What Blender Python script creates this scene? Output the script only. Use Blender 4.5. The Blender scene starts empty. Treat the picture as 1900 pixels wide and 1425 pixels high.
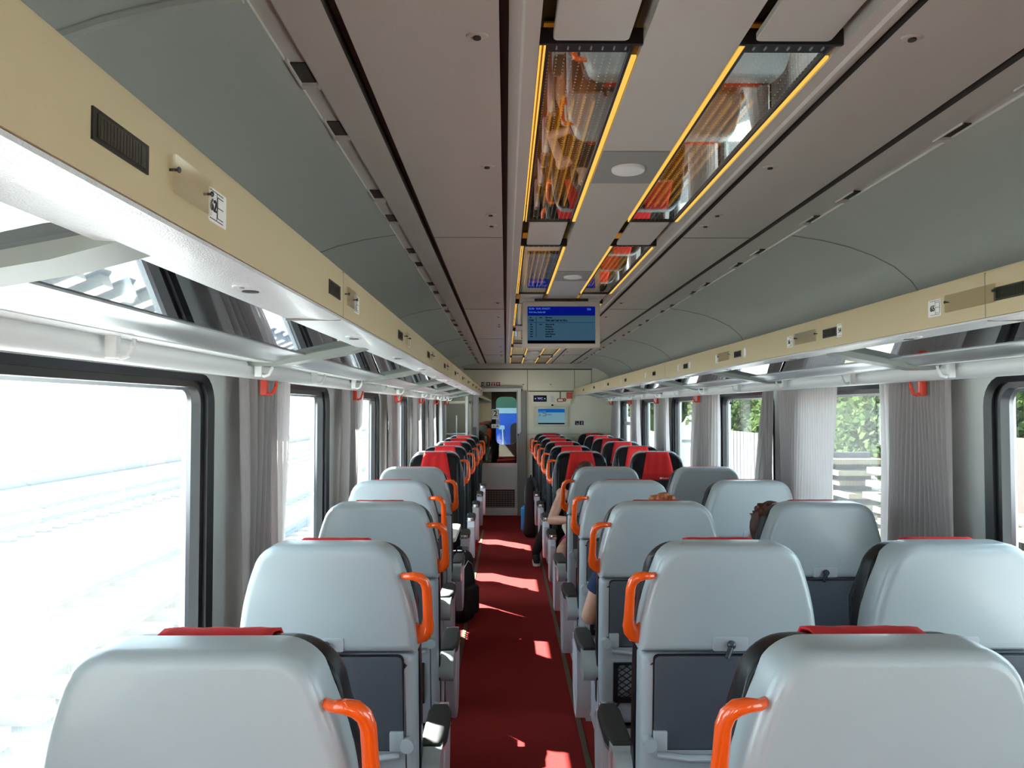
import bpy, bmesh, math, random
from math import sin, cos, pi, radians, atan2, sqrt
from mathutils import Vector, Matrix
random.seed(7)
S = bpy.context.scene
COL = S.collection

# ------------------------------------------------------------------ camera
CZ = 1.75                                    # height of the camera above the floor
cam = bpy.data.objects.new('camera', bpy.data.cameras.new('camera'))
COL.objects.link(cam)
cam.location = (0, 0, CZ)
cam.rotation_euler = (radians(91.78), 0, radians(-0.48))
cam.data.lens = 1430 / 1900 * 36
cam.data.sensor_width = 36
cam.data.clip_start = 0.02
cam.data.clip_end = 300
S.camera = cam
# ------------------------------------------------------------------ world, sun, exposure
w = bpy.data.worlds.new('sky'); S.world = w; w.use_nodes = True
bg = w.node_tree.nodes['Background']
bg.inputs[0].default_value = (0.72, 0.88, 1.0, 1)
bg.inputs[1].default_value = 6.6
sun = bpy.data.objects.new('sun', bpy.data.lights.new('sun', 'SUN'))
COL.objects.link(sun)
sun.data.energy = 100
sun.data.color = (1.0, 0.96, 0.90)
sun.data.angle = radians(0.6)
sun.rotation_euler = Vector((0.50, -0.58, -0.643)).to_track_quat('-Z', 'Y').to_euler()
vs = S.view_settings
vs.view_transform = 'Standard'
vs.look = 'None'
vs.gamma = 1
vs.use_curve_mapping = False
vs.exposure = 0.0

# ------------------------------------------------------------------ materials
def nt(name):
    m = bpy.data.materials.new(name); m.use_nodes = True
    return m, m.node_tree.nodes, m.node_tree.links
def pbr(name, col, rough=0.5, metal=0.0, bump=0.0, scale=200, var=0.0, vscale=6, spec=0.5, coat=0.0, emit=None, es=0):
    m, N, L = nt(name); b = N['Principled BSDF']
    b.inputs['Base Color'].default_value = (*col, 1)
    b.inputs['Roughness'].default_value = rough
    b.inputs['Metallic'].default_value = metal
    b.inputs['Specular IOR Level'].default_value = spec
    b.inputs['Coat Weight'].default_value = coat
    tc = N.new('ShaderNodeTexCoord')
    if bump:
        n = N.new('ShaderNodeTexNoise'); n.inputs['Scale'].default_value = scale
        bp = N.new('ShaderNodeBump'); bp.inputs['Strength'].default_value = bump; bp.inputs['Distance'].default_value = 0.002
        L.new(tc.outputs['Object'], n.inputs['Vector']); L.new(n.outputs[0], bp.inputs['Height']); L.new(bp.outputs[0], b.inputs['Normal'])
    if var:
        n = N.new('ShaderNodeTexNoise'); n.inputs['Scale'].default_value = vscale; n.inputs['Detail'].default_value = 4
        r = N.new('ShaderNodeMixRGB'); r.inputs[1].default_value = (*[c * (1 - var) for c in col], 1)
        r.inputs[2].default_value = (*[min(1, c * (1 + var)) for c in col], 1)
        L.new(tc.outputs['Object'], n.inputs['Vector']); L.new(n.outputs[0], r.inputs[0]); L.new(r.outputs[0], b.inputs['Base Color'])
    if emit:
        b.inputs['Emission Color'].default_value = (*emit, 1); b.inputs['Emission Strength'].default_value = es
    return m
M = {}
M['shell'] = pbr('seat_shell_plastic', (0.41, 0.475, 0.50), 0.30, bump=0.12, scale=500, var=0.03, coat=0.15)
M['frame'] = pbr('seat_frame_plastic', (0.43, 0.475, 0.51), 0.42, bump=0.1, scale=500)
M['lilac'] = pbr('seat_fairing_plastic', (0.50, 0.50, 0.55), 0.45, bump=0.1, scale=500)
M['tray'] = pbr('tray_laminate', (0.07, 0.083, 0.105), 0.55, bump=0.25, scale=700, var=0.08, vscale=90)
M['leather'] = pbr('black_leather', (0.005, 0.006, 0.008), 0.30, bump=0.2, scale=260, spec=0.22)
M['red'] = pbr('red_cloth', (0.62, 0.012, 0.014), 0.85, bump=0.4, scale=600, var=0.08, vscale=200)
M['orange'] = pbr('orange_gloss', (0.95, 0.11, 0.008), 0.12, coat=0.6)
M['hook_orange'] = pbr('orange_hook_plastic', (0.80, 0.05, 0.012), 0.3)
M['black'] = pbr('black_plastic', (0.010, 0.010, 0.012), 0.42)
M['softblack'] = pbr('soft_arm_pad', (0.022, 0.022, 0.022), 0.62, bump=0.3, scale=700)
M['chrome'] = pbr('bright_metal', (0.75, 0.76, 0.78), 0.18, metal=1.0)
M['alu'] = pbr('aluminium', (0.60, 0.62, 0.64), 0.35, metal=0.85)
M['knob'] = pbr('dark_knob', (0.03, 0.045, 0.06), 0.25)
M['wall'] = pbr('wall_laminate', (0.60, 0.62, 0.60), 0.45, bump=0.1, scale=300, var=0.02)
M['endwall'] = pbr('end_wall_laminate', (0.84, 0.81, 0.66), 0.5, bump=0.1, scale=300, var=0.03)
M['ceil'] = pbr('ceiling_paint', (0.50, 0.475, 0.43), 0.34, bump=0.15, scale=180, var=0.03)
M['cove'] = pbr('cove_paint', (0.44, 0.45, 0.41), 0.33, bump=0.12, scale=180, var=0.03)
M['groove'] = pbr('dark_groove', (0.035, 0.030, 0.025), 0.6)
M['fascia'] = pbr('fascia_cream', (0.53, 0.44, 0.275), 0.45, bump=0.1, scale=300, var=0.03)
M['beam'] = pbr('white_enamel', (0.64, 0.66, 0.68), 0.22, bump=0.5, scale=420, coat=0.1)
M['rubber'] = pbr('window_rubber', (0.010, 0.011, 0.014), 0.32)
M['whiteplastic'] = pbr('white_plastic', (0.72, 0.74, 0.74), 0.35)
M['jamb'] = pbr('grey_jamb', (0.27, 0.27, 0.25), 0.45, var=0.03)
M['gap'] = pbr('joint_line', (0.03, 0.03, 0.025), 0.8)
M['paper'] = pbr('white_sticker', (0.75, 0.75, 0.73), 0.5)
M['ink'] = pbr('black_ink', (0.01, 0.01, 0.01), 0.5)
M['strip'] = pbr('aisle_strip_metal', (0.16, 0.14, 0.085), 0.4, metal=0.4, bump=0.3, scale=120)
M['skin'] = pbr('skin', (0.55, 0.30, 0.21), 0.5, bump=0.1, scale=120, var=0.08, vscale=30)
M['hair_brown'] = pbr('brown_hair', (0.055, 0.022, 0.012), 0.5, bump=0.9, scale=90)
M['hair_red'] = pbr('ginger_hair', (0.42, 0.14, 0.05), 0.6, bump=1.0, scale=110, var=0.3, vscale=70)
M['hair_auburn'] = pbr('auburn_hair', (0.10, 0.022, 0.012), 0.5, bump=0.9, scale=90)
M['navy'] = pbr('navy_cotton', (0.008, 0.022, 0.075), 0.9, bump=0.5, scale=60)
M['jeans'] = pbr('blue_denim', (0.02, 0.06, 0.18), 0.9, bump=0.5, scale=300)
M['blackcloth'] = pbr('black_cloth', (0.008, 0.008, 0.010), 0.8, bump=0.6, scale=60)
M['pink'] = pbr('pink_cotton', (0.60, 0.05, 0.22), 0.85, bump=0.4, scale=60)
M['bluecloth'] = pbr('bright_blue_nylon', (0.01, 0.22, 0.55), 0.5, bump=0.3, scale=60)
M['sole'] = pbr('white_sole', (0.7, 0.7, 0.68), 0.6)
M['table'] = pbr('table_top_laminate', (0.62, 0.60, 0.52), 0.35)
M['eye'] = pbr('eye', (0.8, 0.8, 0.78), 0.2)
M['lips'] = pbr('lips', (0.42, 0.14, 0.12), 0.5)
M['screenbody'] = pbr('screen_housing', (0.50, 0.46, 0.40), 0.45)
M['screenbody2'] = pbr('cream_screen_housing', (0.66, 0.66, 0.54), 0.45)
M['green'] = pbr('green_sign', (0.01, 0.06, 0.03), 0.5)
M['redsign'] = pbr('red_sign', (0.35, 0.01, 0.02), 0.5)
M['rednotice'] = pbr('red_notice', (0.55, 0.04, 0.03), 0.5)
M['darkblue'] = pbr('dark_blue_display', (0.004, 0.006, 0.05), 0.2)
M['lcd'] = pbr('lcd_glass', (0.020, 0.022, 0.015), 0.25)
M['carblue'] = pbr('blue_coachwork', (0.006, 0.13, 0.85), 0.35, var=0.1)
M['carpale'] = pbr('pale_blue_coachwork', (0.45, 0.66, 0.85), 0.4)
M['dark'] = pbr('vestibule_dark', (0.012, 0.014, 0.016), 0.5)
M['rust'] = pbr('worn_steel', (0.36, 0.39, 0.39), 0.7, var=0.2)
M['bark'] = pbr('bark', (0.10, 0.07, 0.05), 0.9, bump=1.0, scale=20)
M['ballast'] = pbr('ballast', (0.27, 0.27, 0.265), 0.95, bump=1.0, scale=6, var=0.2, vscale=3)
M['concrete'] = pbr('pale_concrete', (0.40, 0.40, 0.39), 0.9, var=0.12, vscale=2)
M['oldwood'] = pbr('weathered_boards', (0.05, 0.05, 0.055), 0.9, var=0.3, vscale=4)
M['brick'] = pbr('brown_brick', (0.07, 0.045, 0.04), 0.9, var=0.2, vscale=5)

def emis(name, col, st):
    m, N, L = nt(name); N.remove(N['Principled BSDF'])
    e = N.new('ShaderNodeEmission'); e.inputs[0].default_value = (*col, 1); e.inputs[1].default_value = st
    L.new(e.outputs[0], N['Material Output'].inputs[0]); return m
M['gold'] = emis('gold_light_strip', (1.0, 0.58, 0.10), 1.05)
M['tube'] = emis('warm_lamp_tube', (1.0, 0.60, 0.16), 2.2)
M['scr_blue'] = emis('screen_header_blue', (0.002, 0.006, 0.16), 1.0)
M['scr_body'] = emis('screen_body_blue', (0.034, 0.080, 0.125), 1.0)
M['cjoint'] = pbr('cove_joint', (0.26, 0.26, 0.23), 0.6)
M['bracket'] = pbr('grey_green_enamel', (0.27, 0.30, 0.275), 0.4)
M['timber'] = pbr('sawn_timber', (0.16, 0.14, 0.09), 0.8, var=0.3, vscale=5)
M['reflector'] = pbr('gold_reflector', (0.75, 0.50, 0.16), 0.38, metal=1.0)
M['dullgreen'] = pbr('greenery_dull_green', (0.05, 0.16, 0.09), 0.6, var=0.4, vscale=9)  # tone of the greenery that the added block stands in for
M['scr_black'] = emis('screen_black', (0.001, 0.001, 0.002), 1.0)
M['scr_text'] = emis('screen_text_light', (0.05, 0.12, 0.42), 1.0)
M['scr_dark'] = emis('screen_text_dark', (0.002, 0.006, 0.016), 1.0)
M['scr2_head'] = emis('second_screen_header', (0.005, 0.085, 0.33), 1.0)
M['scr2_body'] = emis('second_screen_body', (0.14, 0.27, 0.33), 1.0)
M['led'] = emis('green_led', (0.2, 0.75, 0.45), 1.0)
M['wc'] = emis('display_letters', (0.45, 0.5, 0.8), 1.0)

def glassmat(name, tint, refl, rough=0.0, dots=False, mirror=(0.9, 0.9, 0.9)):
    m, N, L = nt(name); N.remove(N['Principled BSDF'])
    t = N.new('ShaderNodeBsdfTransparent'); t.inputs[0].default_value = (*tint, 1)
    g = N.new('ShaderNodeBsdfGlossy'); g.inputs[0].default_value = (*mirror, 1); g.inputs['Roughness'].default_value = rough
    mx = N.new('ShaderNodeMixShader'); L.new(t.outputs[0], mx.inputs[1]); L.new(g.outputs[0], mx.inputs[2])
    fr = N.new('ShaderNodeLayerWeight'); fr.inputs[0].default_value = 0.5
    mr = N.new('ShaderNodeMapRange'); mr.inputs[3].default_value = refl; mr.inputs[4].default_value = min(1, refl + 0.35)
    L.new(fr.outputs['Facing'], mr.inputs[0]); L.new(mr.outputs[0], mx.inputs[0])
    out = mx
    if dots:
        tc = N.new('ShaderNodeTexCoord'); vm = N.new('ShaderNodeVectorMath'); vm.operation = 'SCALE'; vm.inputs['Scale'].default_value = 62
        fr2 = N.new('ShaderNodeVectorMath'); fr2.operation = 'FRACTION'
        sb = N.new('ShaderNodeVectorMath'); sb.operation = 'SUBTRACT'; sb.inputs[1].default_value = (0.5, 0.5, 0)
        sx = N.new('ShaderNodeSeparateXYZ'); cx = N.new('ShaderNodeCombineXYZ'); ln = N.new('ShaderNodeVectorMath'); ln.operation = 'LENGTH'
        lt = N.new('ShaderNodeMath'); lt.operation = 'LESS_THAN'; lt.inputs[1].default_value = 0.11
        L.new(tc.outputs['Object'], vm.inputs[0]); L.new(vm.outputs[0], fr2.inputs[0]); L.new(fr2.outputs[0], sb.inputs[0])
        L.new(sb.outputs[0], sx.inputs[0]); L.new(sx.outputs[0], cx.inputs[0]); L.new(sx.outputs[1], cx.inputs[1])
        L.new(cx.outputs[0], ln.inputs[0]); L.new(ln.outputs['Value'], lt.inputs[0])
        d = N.new('ShaderNodeBsdfDiffuse'); d.inputs[0].default_value = (0.75, 0.72, 0.62, 1)
        m2 = N.new('ShaderNodeMixShader'); ml = N.new('ShaderNodeMath'); ml.operation = 'MULTIPLY'; ml.inputs[1].default_value = 0.7
        L.new(lt.outputs[0], ml.inputs[0]); L.new(ml.outputs[0], m2.inputs[0])
        L.new(mx.outputs[0], m2.inputs[1]); L.new(d.outputs[0], m2.inputs[2]); out = m2
    L.new(out.outputs[0], N['Material Output'].inputs[0]); return m
M['pane'] = glassmat('window_glass', (0.93, 0.97, 0.97), 0.03)
M['doorglass'] = glassmat('door_glass', (0.75, 0.80, 0.78), 0.02)
M['lampglass'] = glassmat('lamp_glass', (0.85, 0.75, 0.5), 0.42, 0.02, True, (0.95, 0.93, 0.88))
M['rackglass'] = glassmat('rack_glass', (0.22, 0.22, 0.22), 0.16, 0.015, False, (0.92, 0.94, 0.97))
M['clear'] = glassmat('clear_plastic', (0.97, 0.95, 0.90), 0.03, 0.12)

def carpet():
    m, N, L = nt('red_carpet'); b = N['Principled BSDF']; b.inputs['Roughness'].default_value = 0.95; b.inputs['Specular IOR Level'].default_value = 0.1
    tc = N.new('ShaderNodeTexCoord')
    br = N.new('ShaderNodeTexBrick'); br.inputs['Scale'].default_value = 34
    br.inputs['Color1'].default_value = (0.46, 0.040, 0.036, 1); br.inputs['Color2'].default_value = (0.40, 0.034, 0.032, 1); br.inputs['Mortar'].default_value = (0.24, 0.018, 0.018, 1)
    br.inputs['Mortar Size'].default_value = 0.03; br.inputs['Mortar Smooth'].default_value = 1.0
    n = N.new('ShaderNodeTexNoise'); n.inputs['Scale'].default_value = 300
    mx = N.new('ShaderNodeMixRGB'); mx.blend_type = 'MULTIPLY'; mx.inputs[0].default_value = 0.7
    bp = N.new('ShaderNodeBump'); bp.inputs['Strength'].default_value = 0.6; bp.inputs['Distance'].default_value = 0.004
    L.new(tc.outputs['Object'], br.inputs['Vector']); L.new(tc.outputs['Object'], n.inputs['Vector'])
    L.new(br.outputs[0], mx.inputs[1]); L.new(n.outputs[0], mx.inputs[2]); L.new(mx.outputs[0], b.inputs['Base Color'])
    L.new(n.outputs[0], bp.inputs['Height']); L.new(bp.outputs[0], b.inputs['Normal']); return m
M['carpet'] = carpet()
def cloth(name, col, tr):
    m, N, L = nt(name); N.remove(N['Principled BSDF'])
    d = N.new('ShaderNodeBsdfDiffuse'); t = N.new('ShaderNodeBsdfTranslucent'); mx = N.new('ShaderNodeMixShader'); mx.inputs[0].default_value = tr
    n = N.new('ShaderNodeTexNoise'); n.inputs['Scale'].default_value = 400; tc = N.new('ShaderNodeTexCoord'); L.new(tc.outputs['Object'], n.inputs['Vector'])
    c = N.new('ShaderNodeMixRGB'); c.inputs[1].default_value = (*[x * 0.88 for x in col], 1); c.inputs[2].default_value = (*[min(1, x * 1.12) for x in col], 1)
    L.new(n.outputs[0], c.inputs[0])
    for s in (d, t): L.new(c.outputs[0], s.inputs[0])
    L.new(d.outputs[0], mx.inputs[1]); L.new(t.outputs[0], mx.inputs[2]); L.new(mx.outputs[0], N['Material Output'].inputs[0]); return m
M['curtain'] = cloth('curtain_cloth', (0.50, 0.465, 0.46), 0.35)
M['foliage'] = cloth('foliage', (0.07, 0.105, 0.035), 0.35)

# ------------------------------------------------------------------ mesh builder
class MB:
    def __init__(s): s.v = []; s.f = []
    def add(s, vs_, fs):
        o = len(s.v); s.v += [tuple(v) for v in vs_]; s.f += [tuple(i + o for i in f) for f in fs]; return s
    def box(s, x0, x1, y0, y1, z0, z1):
        return s.add([(x0, y0, z0), (x1, y0, z0), (x1, y1, z0), (x0, y1, z0), (x0, y0, z1), (x1, y0, z1), (x1, y1, z1), (x0, y1, z1)],
                     [(0, 1, 2, 3), (4, 7, 6, 5), (0, 4, 5, 1), (1, 5, 6, 2), (2, 6, 7, 3), (3, 7, 4, 0)])
    def bar(s, a, b, wx, wy, up=(0, 0, 1)):
        a = Vector(a); b = Vector(b); d = (b - a).normalized(); u = Vector(up)
        if abs(d.dot(u)) > 0.95: u = Vector((0, 1, 0))
        r = d.cross(u).normalized() * wx / 2; q = r.cross(d).normalized() * wy / 2
        V = [a - r - q, a + r - q, a + r + q, a - r + q, b - r - q, b + r - q, b + r + q, b - r + q]
        return s.add(V, [(0, 1, 2, 3), (4, 7, 6, 5), (0, 4, 5, 1), (1, 5, 6, 2), (2, 6, 7, 3), (3, 7, 4, 0)])
    def sweep(s, pts, rad, n=12, up=(0, 0, 1), cap=True):
        P = [Vector(p) for p in pts]; rings = []
        for i, p in enumerate(P):
            d = (P[min(i + 1, len(P) - 1)] - P[max(i - 1, 0)]).normalized()
            u = Vector(up)
            if abs(d.dot(u)) > 0.98: u = Vector((0, 1, 0.1)).normalized()
            r = d.cross(u).normalized(); q = r.cross(d).normalized()
            ra = rad[i] if isinstance(rad, (list, tuple)) else rad
            a, b = ra if isinstance(ra, (list, tuple)) else (ra, ra)
            rings.append([p + r * a * cos(2 * pi * k / n) + q * b * sin(2 * pi * k / n) for k in range(n)])
        V = [v for r in rings for v in r]; F = []
        for i in range(len(P) - 1):
            for k in range(n):
                F.append((i * n + k, i * n + (k + 1) % n, (i + 1) * n + (k + 1) % n, (i + 1) * n + k))
        if cap: F.append(tuple(range(n))[::-1]); F.append(tuple((len(P) - 1) * n + k for k in range(n)))
        return s.add(V, F)
    def cyl(s, a, b, r, n=16, r2=None): return s.sweep([a, b], [r, r if r2 is None else r2], n)
    def ball(s, c, rx, ry, rz, n=16, m=10):
        V = []; F = []
        for j in range(m + 1):
            t = pi * j / m
            for k in range(n):
                p = 2 * pi * k / n; V.append((c[0] + rx * sin(t) * cos(p), c[1] + ry * sin(t) * sin(p), c[2] + rz * cos(t)))
        for j in range(m):
            for k in range(n): F.append((j * n + k, j * n + (k + 1) % n, (j + 1) * n + (k + 1) % n, (j + 1) * n + k))
        return s.add(V, F)
    def prism(s, prof, y0, y1, mp=lambda x, y, z: (x, y, z)):   # closed (x,z) profile along y
        n = len(prof); V = [mp(x, y0, z) for x, z in prof] + [mp(x, y1, z) for x, z in prof]
        F = [(i, (i + 1) % n, n + (i + 1) % n, n + i) for i in range(n)] + [tuple(range(n)), tuple(range(2 * n - 1, n - 1, -1))]
        return s.add(V, F)
    def plate(s, out, t0, t1, b0=(0, 0), b1=(0, 0), mp=None, seg=4):
        # rounded slab: outline (u,v), thickness t0..t1, bevel (inset, depth) on each face
        mp = mp or (lambda u, v, t: (u, t, v)); n = len(out)
        area = sum(out[i][0] * out[(i + 1) % n][1] - out[(i + 1) % n][0] * out[i][1] for i in range(n))
        if area < 0: out = out[::-1]
        nm = []
        for i in range(n):
            a = Vector(out[i - 1]); b = Vector(out[i]); c = Vector(out[(i + 1) % n])
            e1 = (b - a).normalized(); e2 = (c - b).normalized()
            n1 = Vector((-e1.y, e1.x)); n2 = Vector((-e2.y, e2.x)); q = (n1 + n2)
            q = q / max(0.35, 1 + n1.dot(n2)); nm.append(q)
        rings = []
        def ring(ins, t): rings.append([mp(out[i][0] + nm[i].x * ins, out[i][1] + nm[i].y * ins, t) for i in range(n)])
        if b0[0] or b0[1]:
            for k in range(seg):
                a = k / seg * pi / 2; ring(b0[0] * (1 - sin(a)), t0 + b0[1] * (1 - cos(a)))
        ring(0, t0 + b0[1]); ring(0, t1 - b1[1])
        if b1[0] or b1[1]:
            for k in range(seg - 1, -1, -1):
                a = k / seg * pi / 2; ring(b1[0] * (1 - sin(a)), t1 - b1[1] * (1 - cos(a)))
        V = [v for r in rings for v in r]; F = []
        for j in range(len(rings) - 1):
            for i in range(n): F.append((j * n + i, j * n + (i + 1) % n, (j + 1) * n + (i + 1) % n, (j + 1) * n + i))
        F.append(tuple(range(n))); F.append(tuple((len(rings) - 1) * n + i for i in range(n))[::-1])
        return s.add(V, F)
    def build(s, name, mat, parent=None, smooth=35, recalc=True):
        me = bpy.data.meshes.new(name); me.from_pydata(s.v, [], s.f)
        if recalc:
            bm = bmesh.new(); bm.from_mesh(me); bmesh.ops.remove_doubles(bm, verts=bm.verts, dist=1e-6)
            bmesh.ops.recalc_face_normals(bm, faces=bm.faces); bm.to_mesh(me); bm.free()
        me.materials.append(mat)
        if smooth: me.shade_smooth(); me.set_sharp_from_angle(angle=radians(smooth))
        o = bpy.data.objects.new(name, me); COL.objects.link(o); o.parent = parent
        return o
def rrect(u0, u1, v0, v1, r, n=5):
    P = []
    for cu, cv, a0 in ((u1 - r, v0 + r, -pi / 2), (u1 - r, v1 - r, 0), (u0 + r, v1 - r, pi / 2), (u0 + r, v0 + r, pi)):
        for k in range(n + 1): a = a0 + k / n * pi / 2; P.append((cu + r * cos(a), cv + r * sin(a)))
    return P
def tag(o, label, cat, group=None, kind=None):
    o['label'] = label; o['category'] = cat
    if group: o['group'] = group
    if kind: o['kind'] = kind
    return o
def struct(o): o['kind'] = 'structure'; return o
def empty(name, loc=(0, 0, 0), rz=0):
    o = bpy.data.objects.new(name, None); COL.objects.link(o); o.location = loc; o.rotation_euler = (0, 0, rz); o.empty_display_size = 0.1; return o
def kids(o): return [c for c in bpy.data.objects if c.parent == o]
def copy_tree(o, parent=None):
    c = o.copy(); COL.objects.link(c); c.parent = parent
    for ch in kids(o): copy_tree(ch, c)
    return c
def text(body, size, mat, loc, rot, parent=None, name='lettering', align='CENTER', depth=0.0006, bold=0.0):
    cu = bpy.data.curves.new(name, 'FONT'); cu.body = body; cu.size = size; cu.align_x = align; cu.align_y = 'CENTER'
    cu.extrude = depth; cu.offset = bold; cu.resolution_u = 3
    t = bpy.data.objects.new(name, cu); COL.objects.link(t)
    me = bpy.data.meshes.new_from_object(t.evaluated_get(bpy.context.evaluated_depsgraph_get())); bpy.data.objects.remove(t)
    me.materials.clear(); me.materials.append(mat)
    o = bpy.data.objects.new(name, me); COL.objects.link(o); o.location = loc; o.rotation_euler = rot; o.parent = parent
    return o
FRONT = (pi / 2, 0, 0)                        # lettering facing the camera end (-y)

# ------------------------------------------------------------------ the setting
XL, XR, MX = -1.03, 1.76, 0.73
YB, YE = -2.6, 12.62                          # rear and far ends of the saloon
def mir(side): return (lambda x, y, z: (x, y, z)) if side == 'left' else (lambda x, y, z: (MX - x, y, z))
Z = lambda r: CZ + r                          # heights relative to the camera

struct(MB().box(XL - 0.1, XR + 0.1, YB, YE, -0.06, 0).build('floor', M['carpet'], smooth=0))
for i, x in enumerate((-0.335, 0.395)):
    struct(MB().box(x, x + 0.028, YB, 11.15, 0, 0.006).build('trim_%d' % (i + 1), M['strip'], smooth=0))

# ceiling: profile swept along the coach
HALF = [(-1.035, .25), (-1.03, .36), (-1.0, .45), (-.95, .525), (-.88, .585), (-.79, .632), (-.69, .668), (-.58, .695), (-.455, .715)]
FLAT = [(-.455, .715), (-.455, .722), (-.413, .722), (-.413, .715), (-.325, .715)]
G1 = [(-.325, .715), (-.325, .745), (-.300, .745), (-.300, .715)]
F2 = [(-.300, .715), (-.012, .715)]
G2 = [(-.012, .715), (-.012, .74), (.006, .74), (.006, .715)]
F3 = [(.006, .715), (.018, .709), (.03, .709), (.036, .715), (.066, .715), (.066, .79)]
G3 = [(.066, .79), (.27, .79)]
F4 = [(.27, .79), (.27, .715), (.365, .715)]
ceil = None
def prof_mesh(name, prof, mat, parent, mirror=True):
    mb = MB()
    for sgn in ((0, 1) if mirror else (0,)):
        V = []
        for x, z in prof:
            xx = x if sgn == 0 else MX - x
            V += [(xx, YB, Z(z)), (xx, YE, Z(z))]
        mb.add(V, [(2 * i, 2 * i + 1, 2 * i + 3, 2 * i + 2) for i in range(len(prof) - 1)])
    return mb.build(name, mat, parent, smooth=30, recalc=False)
ceil = struct(empty('ceiling', (0, 0, 0)))
prof_mesh('cove_panel', HALF, M['cove'], ceil)
prof_mesh('flat_panel', FLAT, M['ceil'], ceil)
prof_mesh('slot', G1, M['groove'], ceil)
prof_mesh('flat_panel', F2, M['ceil'], ceil)
prof_mesh('slot', G2, M['groove'], ceil)
prof_mesh('flat_panel', F3, M['ceil'], ceil)
prof_mesh('lamp_channel', G3, M['groove'], ceil)
prof_mesh('flat_panel', F4, M['ceil'], ceil)
# panel joints and bolts
mb = MB()
for y in (3.16, 5.5, 7.9, 10.3):
    for sgn in (0, 1):
        for i in range(len(HALF) - 1):
            (a, b), (c, d) = HALF[i], HALF[i + 1]
            if sgn: a, c = MX - a, MX - c
            mb.bar((a, y, Z(b) - .002), (c, y, Z(d) - .002), 0.003, 0.003, up=(0, 0, 1))
    mb.bar((-.30, y + .05, Z(.714)), (-.014, y + .05, Z(.714)), 0.004, 0.003)
    mb.bar((.744, y + .05, Z(.714)), (1.03, y + .05, Z(.714)), 0.004, 0.003)
mb.build('panel_joint', M['cjoint'], ceil, smooth=0)
# near-camera moulded step in the left cove
mb = MB()
for y in (1.31,):
    pts = [(x, y, Z(z) - 0.004) for x, z in HALF]
    mb.sweep(pts, 0.014, 10)
mb.build('panel_joint', M['cove'], ceil)
for k in range(12):
    for x in (-.055, .785):
        y = (1.46, 2.26, 2.83, 3.0)[k % 4] + 3.75 * (k // 4)
        b = MB(); b.plate([(x + .022 * cos(a * pi / 8), y + .014 * sin(a * pi / 8)) for a in range(16)], Z(.712), Z(.7155), (0.006, 0.003), mp=lambda u, v, t: (u, v, t))
        r = b.build('fixing_cup', M['ceil'], ceil)
        MB().cyl((x, y, Z(.7085)), (x, y, Z(.712)), .008, 10).build('screw', M['gap'], ceil)
mb = MB(); lip = MB()
for sgn in (0, 1):
    for blk in range(14):
        y0 = 0.65 + 0.94 * blk
        for dy in (0, .33):
            a, b = -.45, -.418
            if sgn: a, b = MX - b, MX - a
            mb.box(a, b, y0 + dy, y0 + dy + .095, Z(.7185), Z(.7215))
            lip.box(a - .004, b + .004, y0 + dy + .095, y0 + dy + .115, Z(.711), Z(.722))
            lip.box(a - .004, a, y0 + dy - .02, y0 + dy + .095, Z(.711), Z(.722))
mb.build('air_slot', M['groove'], ceil, smooth=0); lip.build('air_slot_lip', M['ceil'], ceil, smooth=0)

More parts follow.
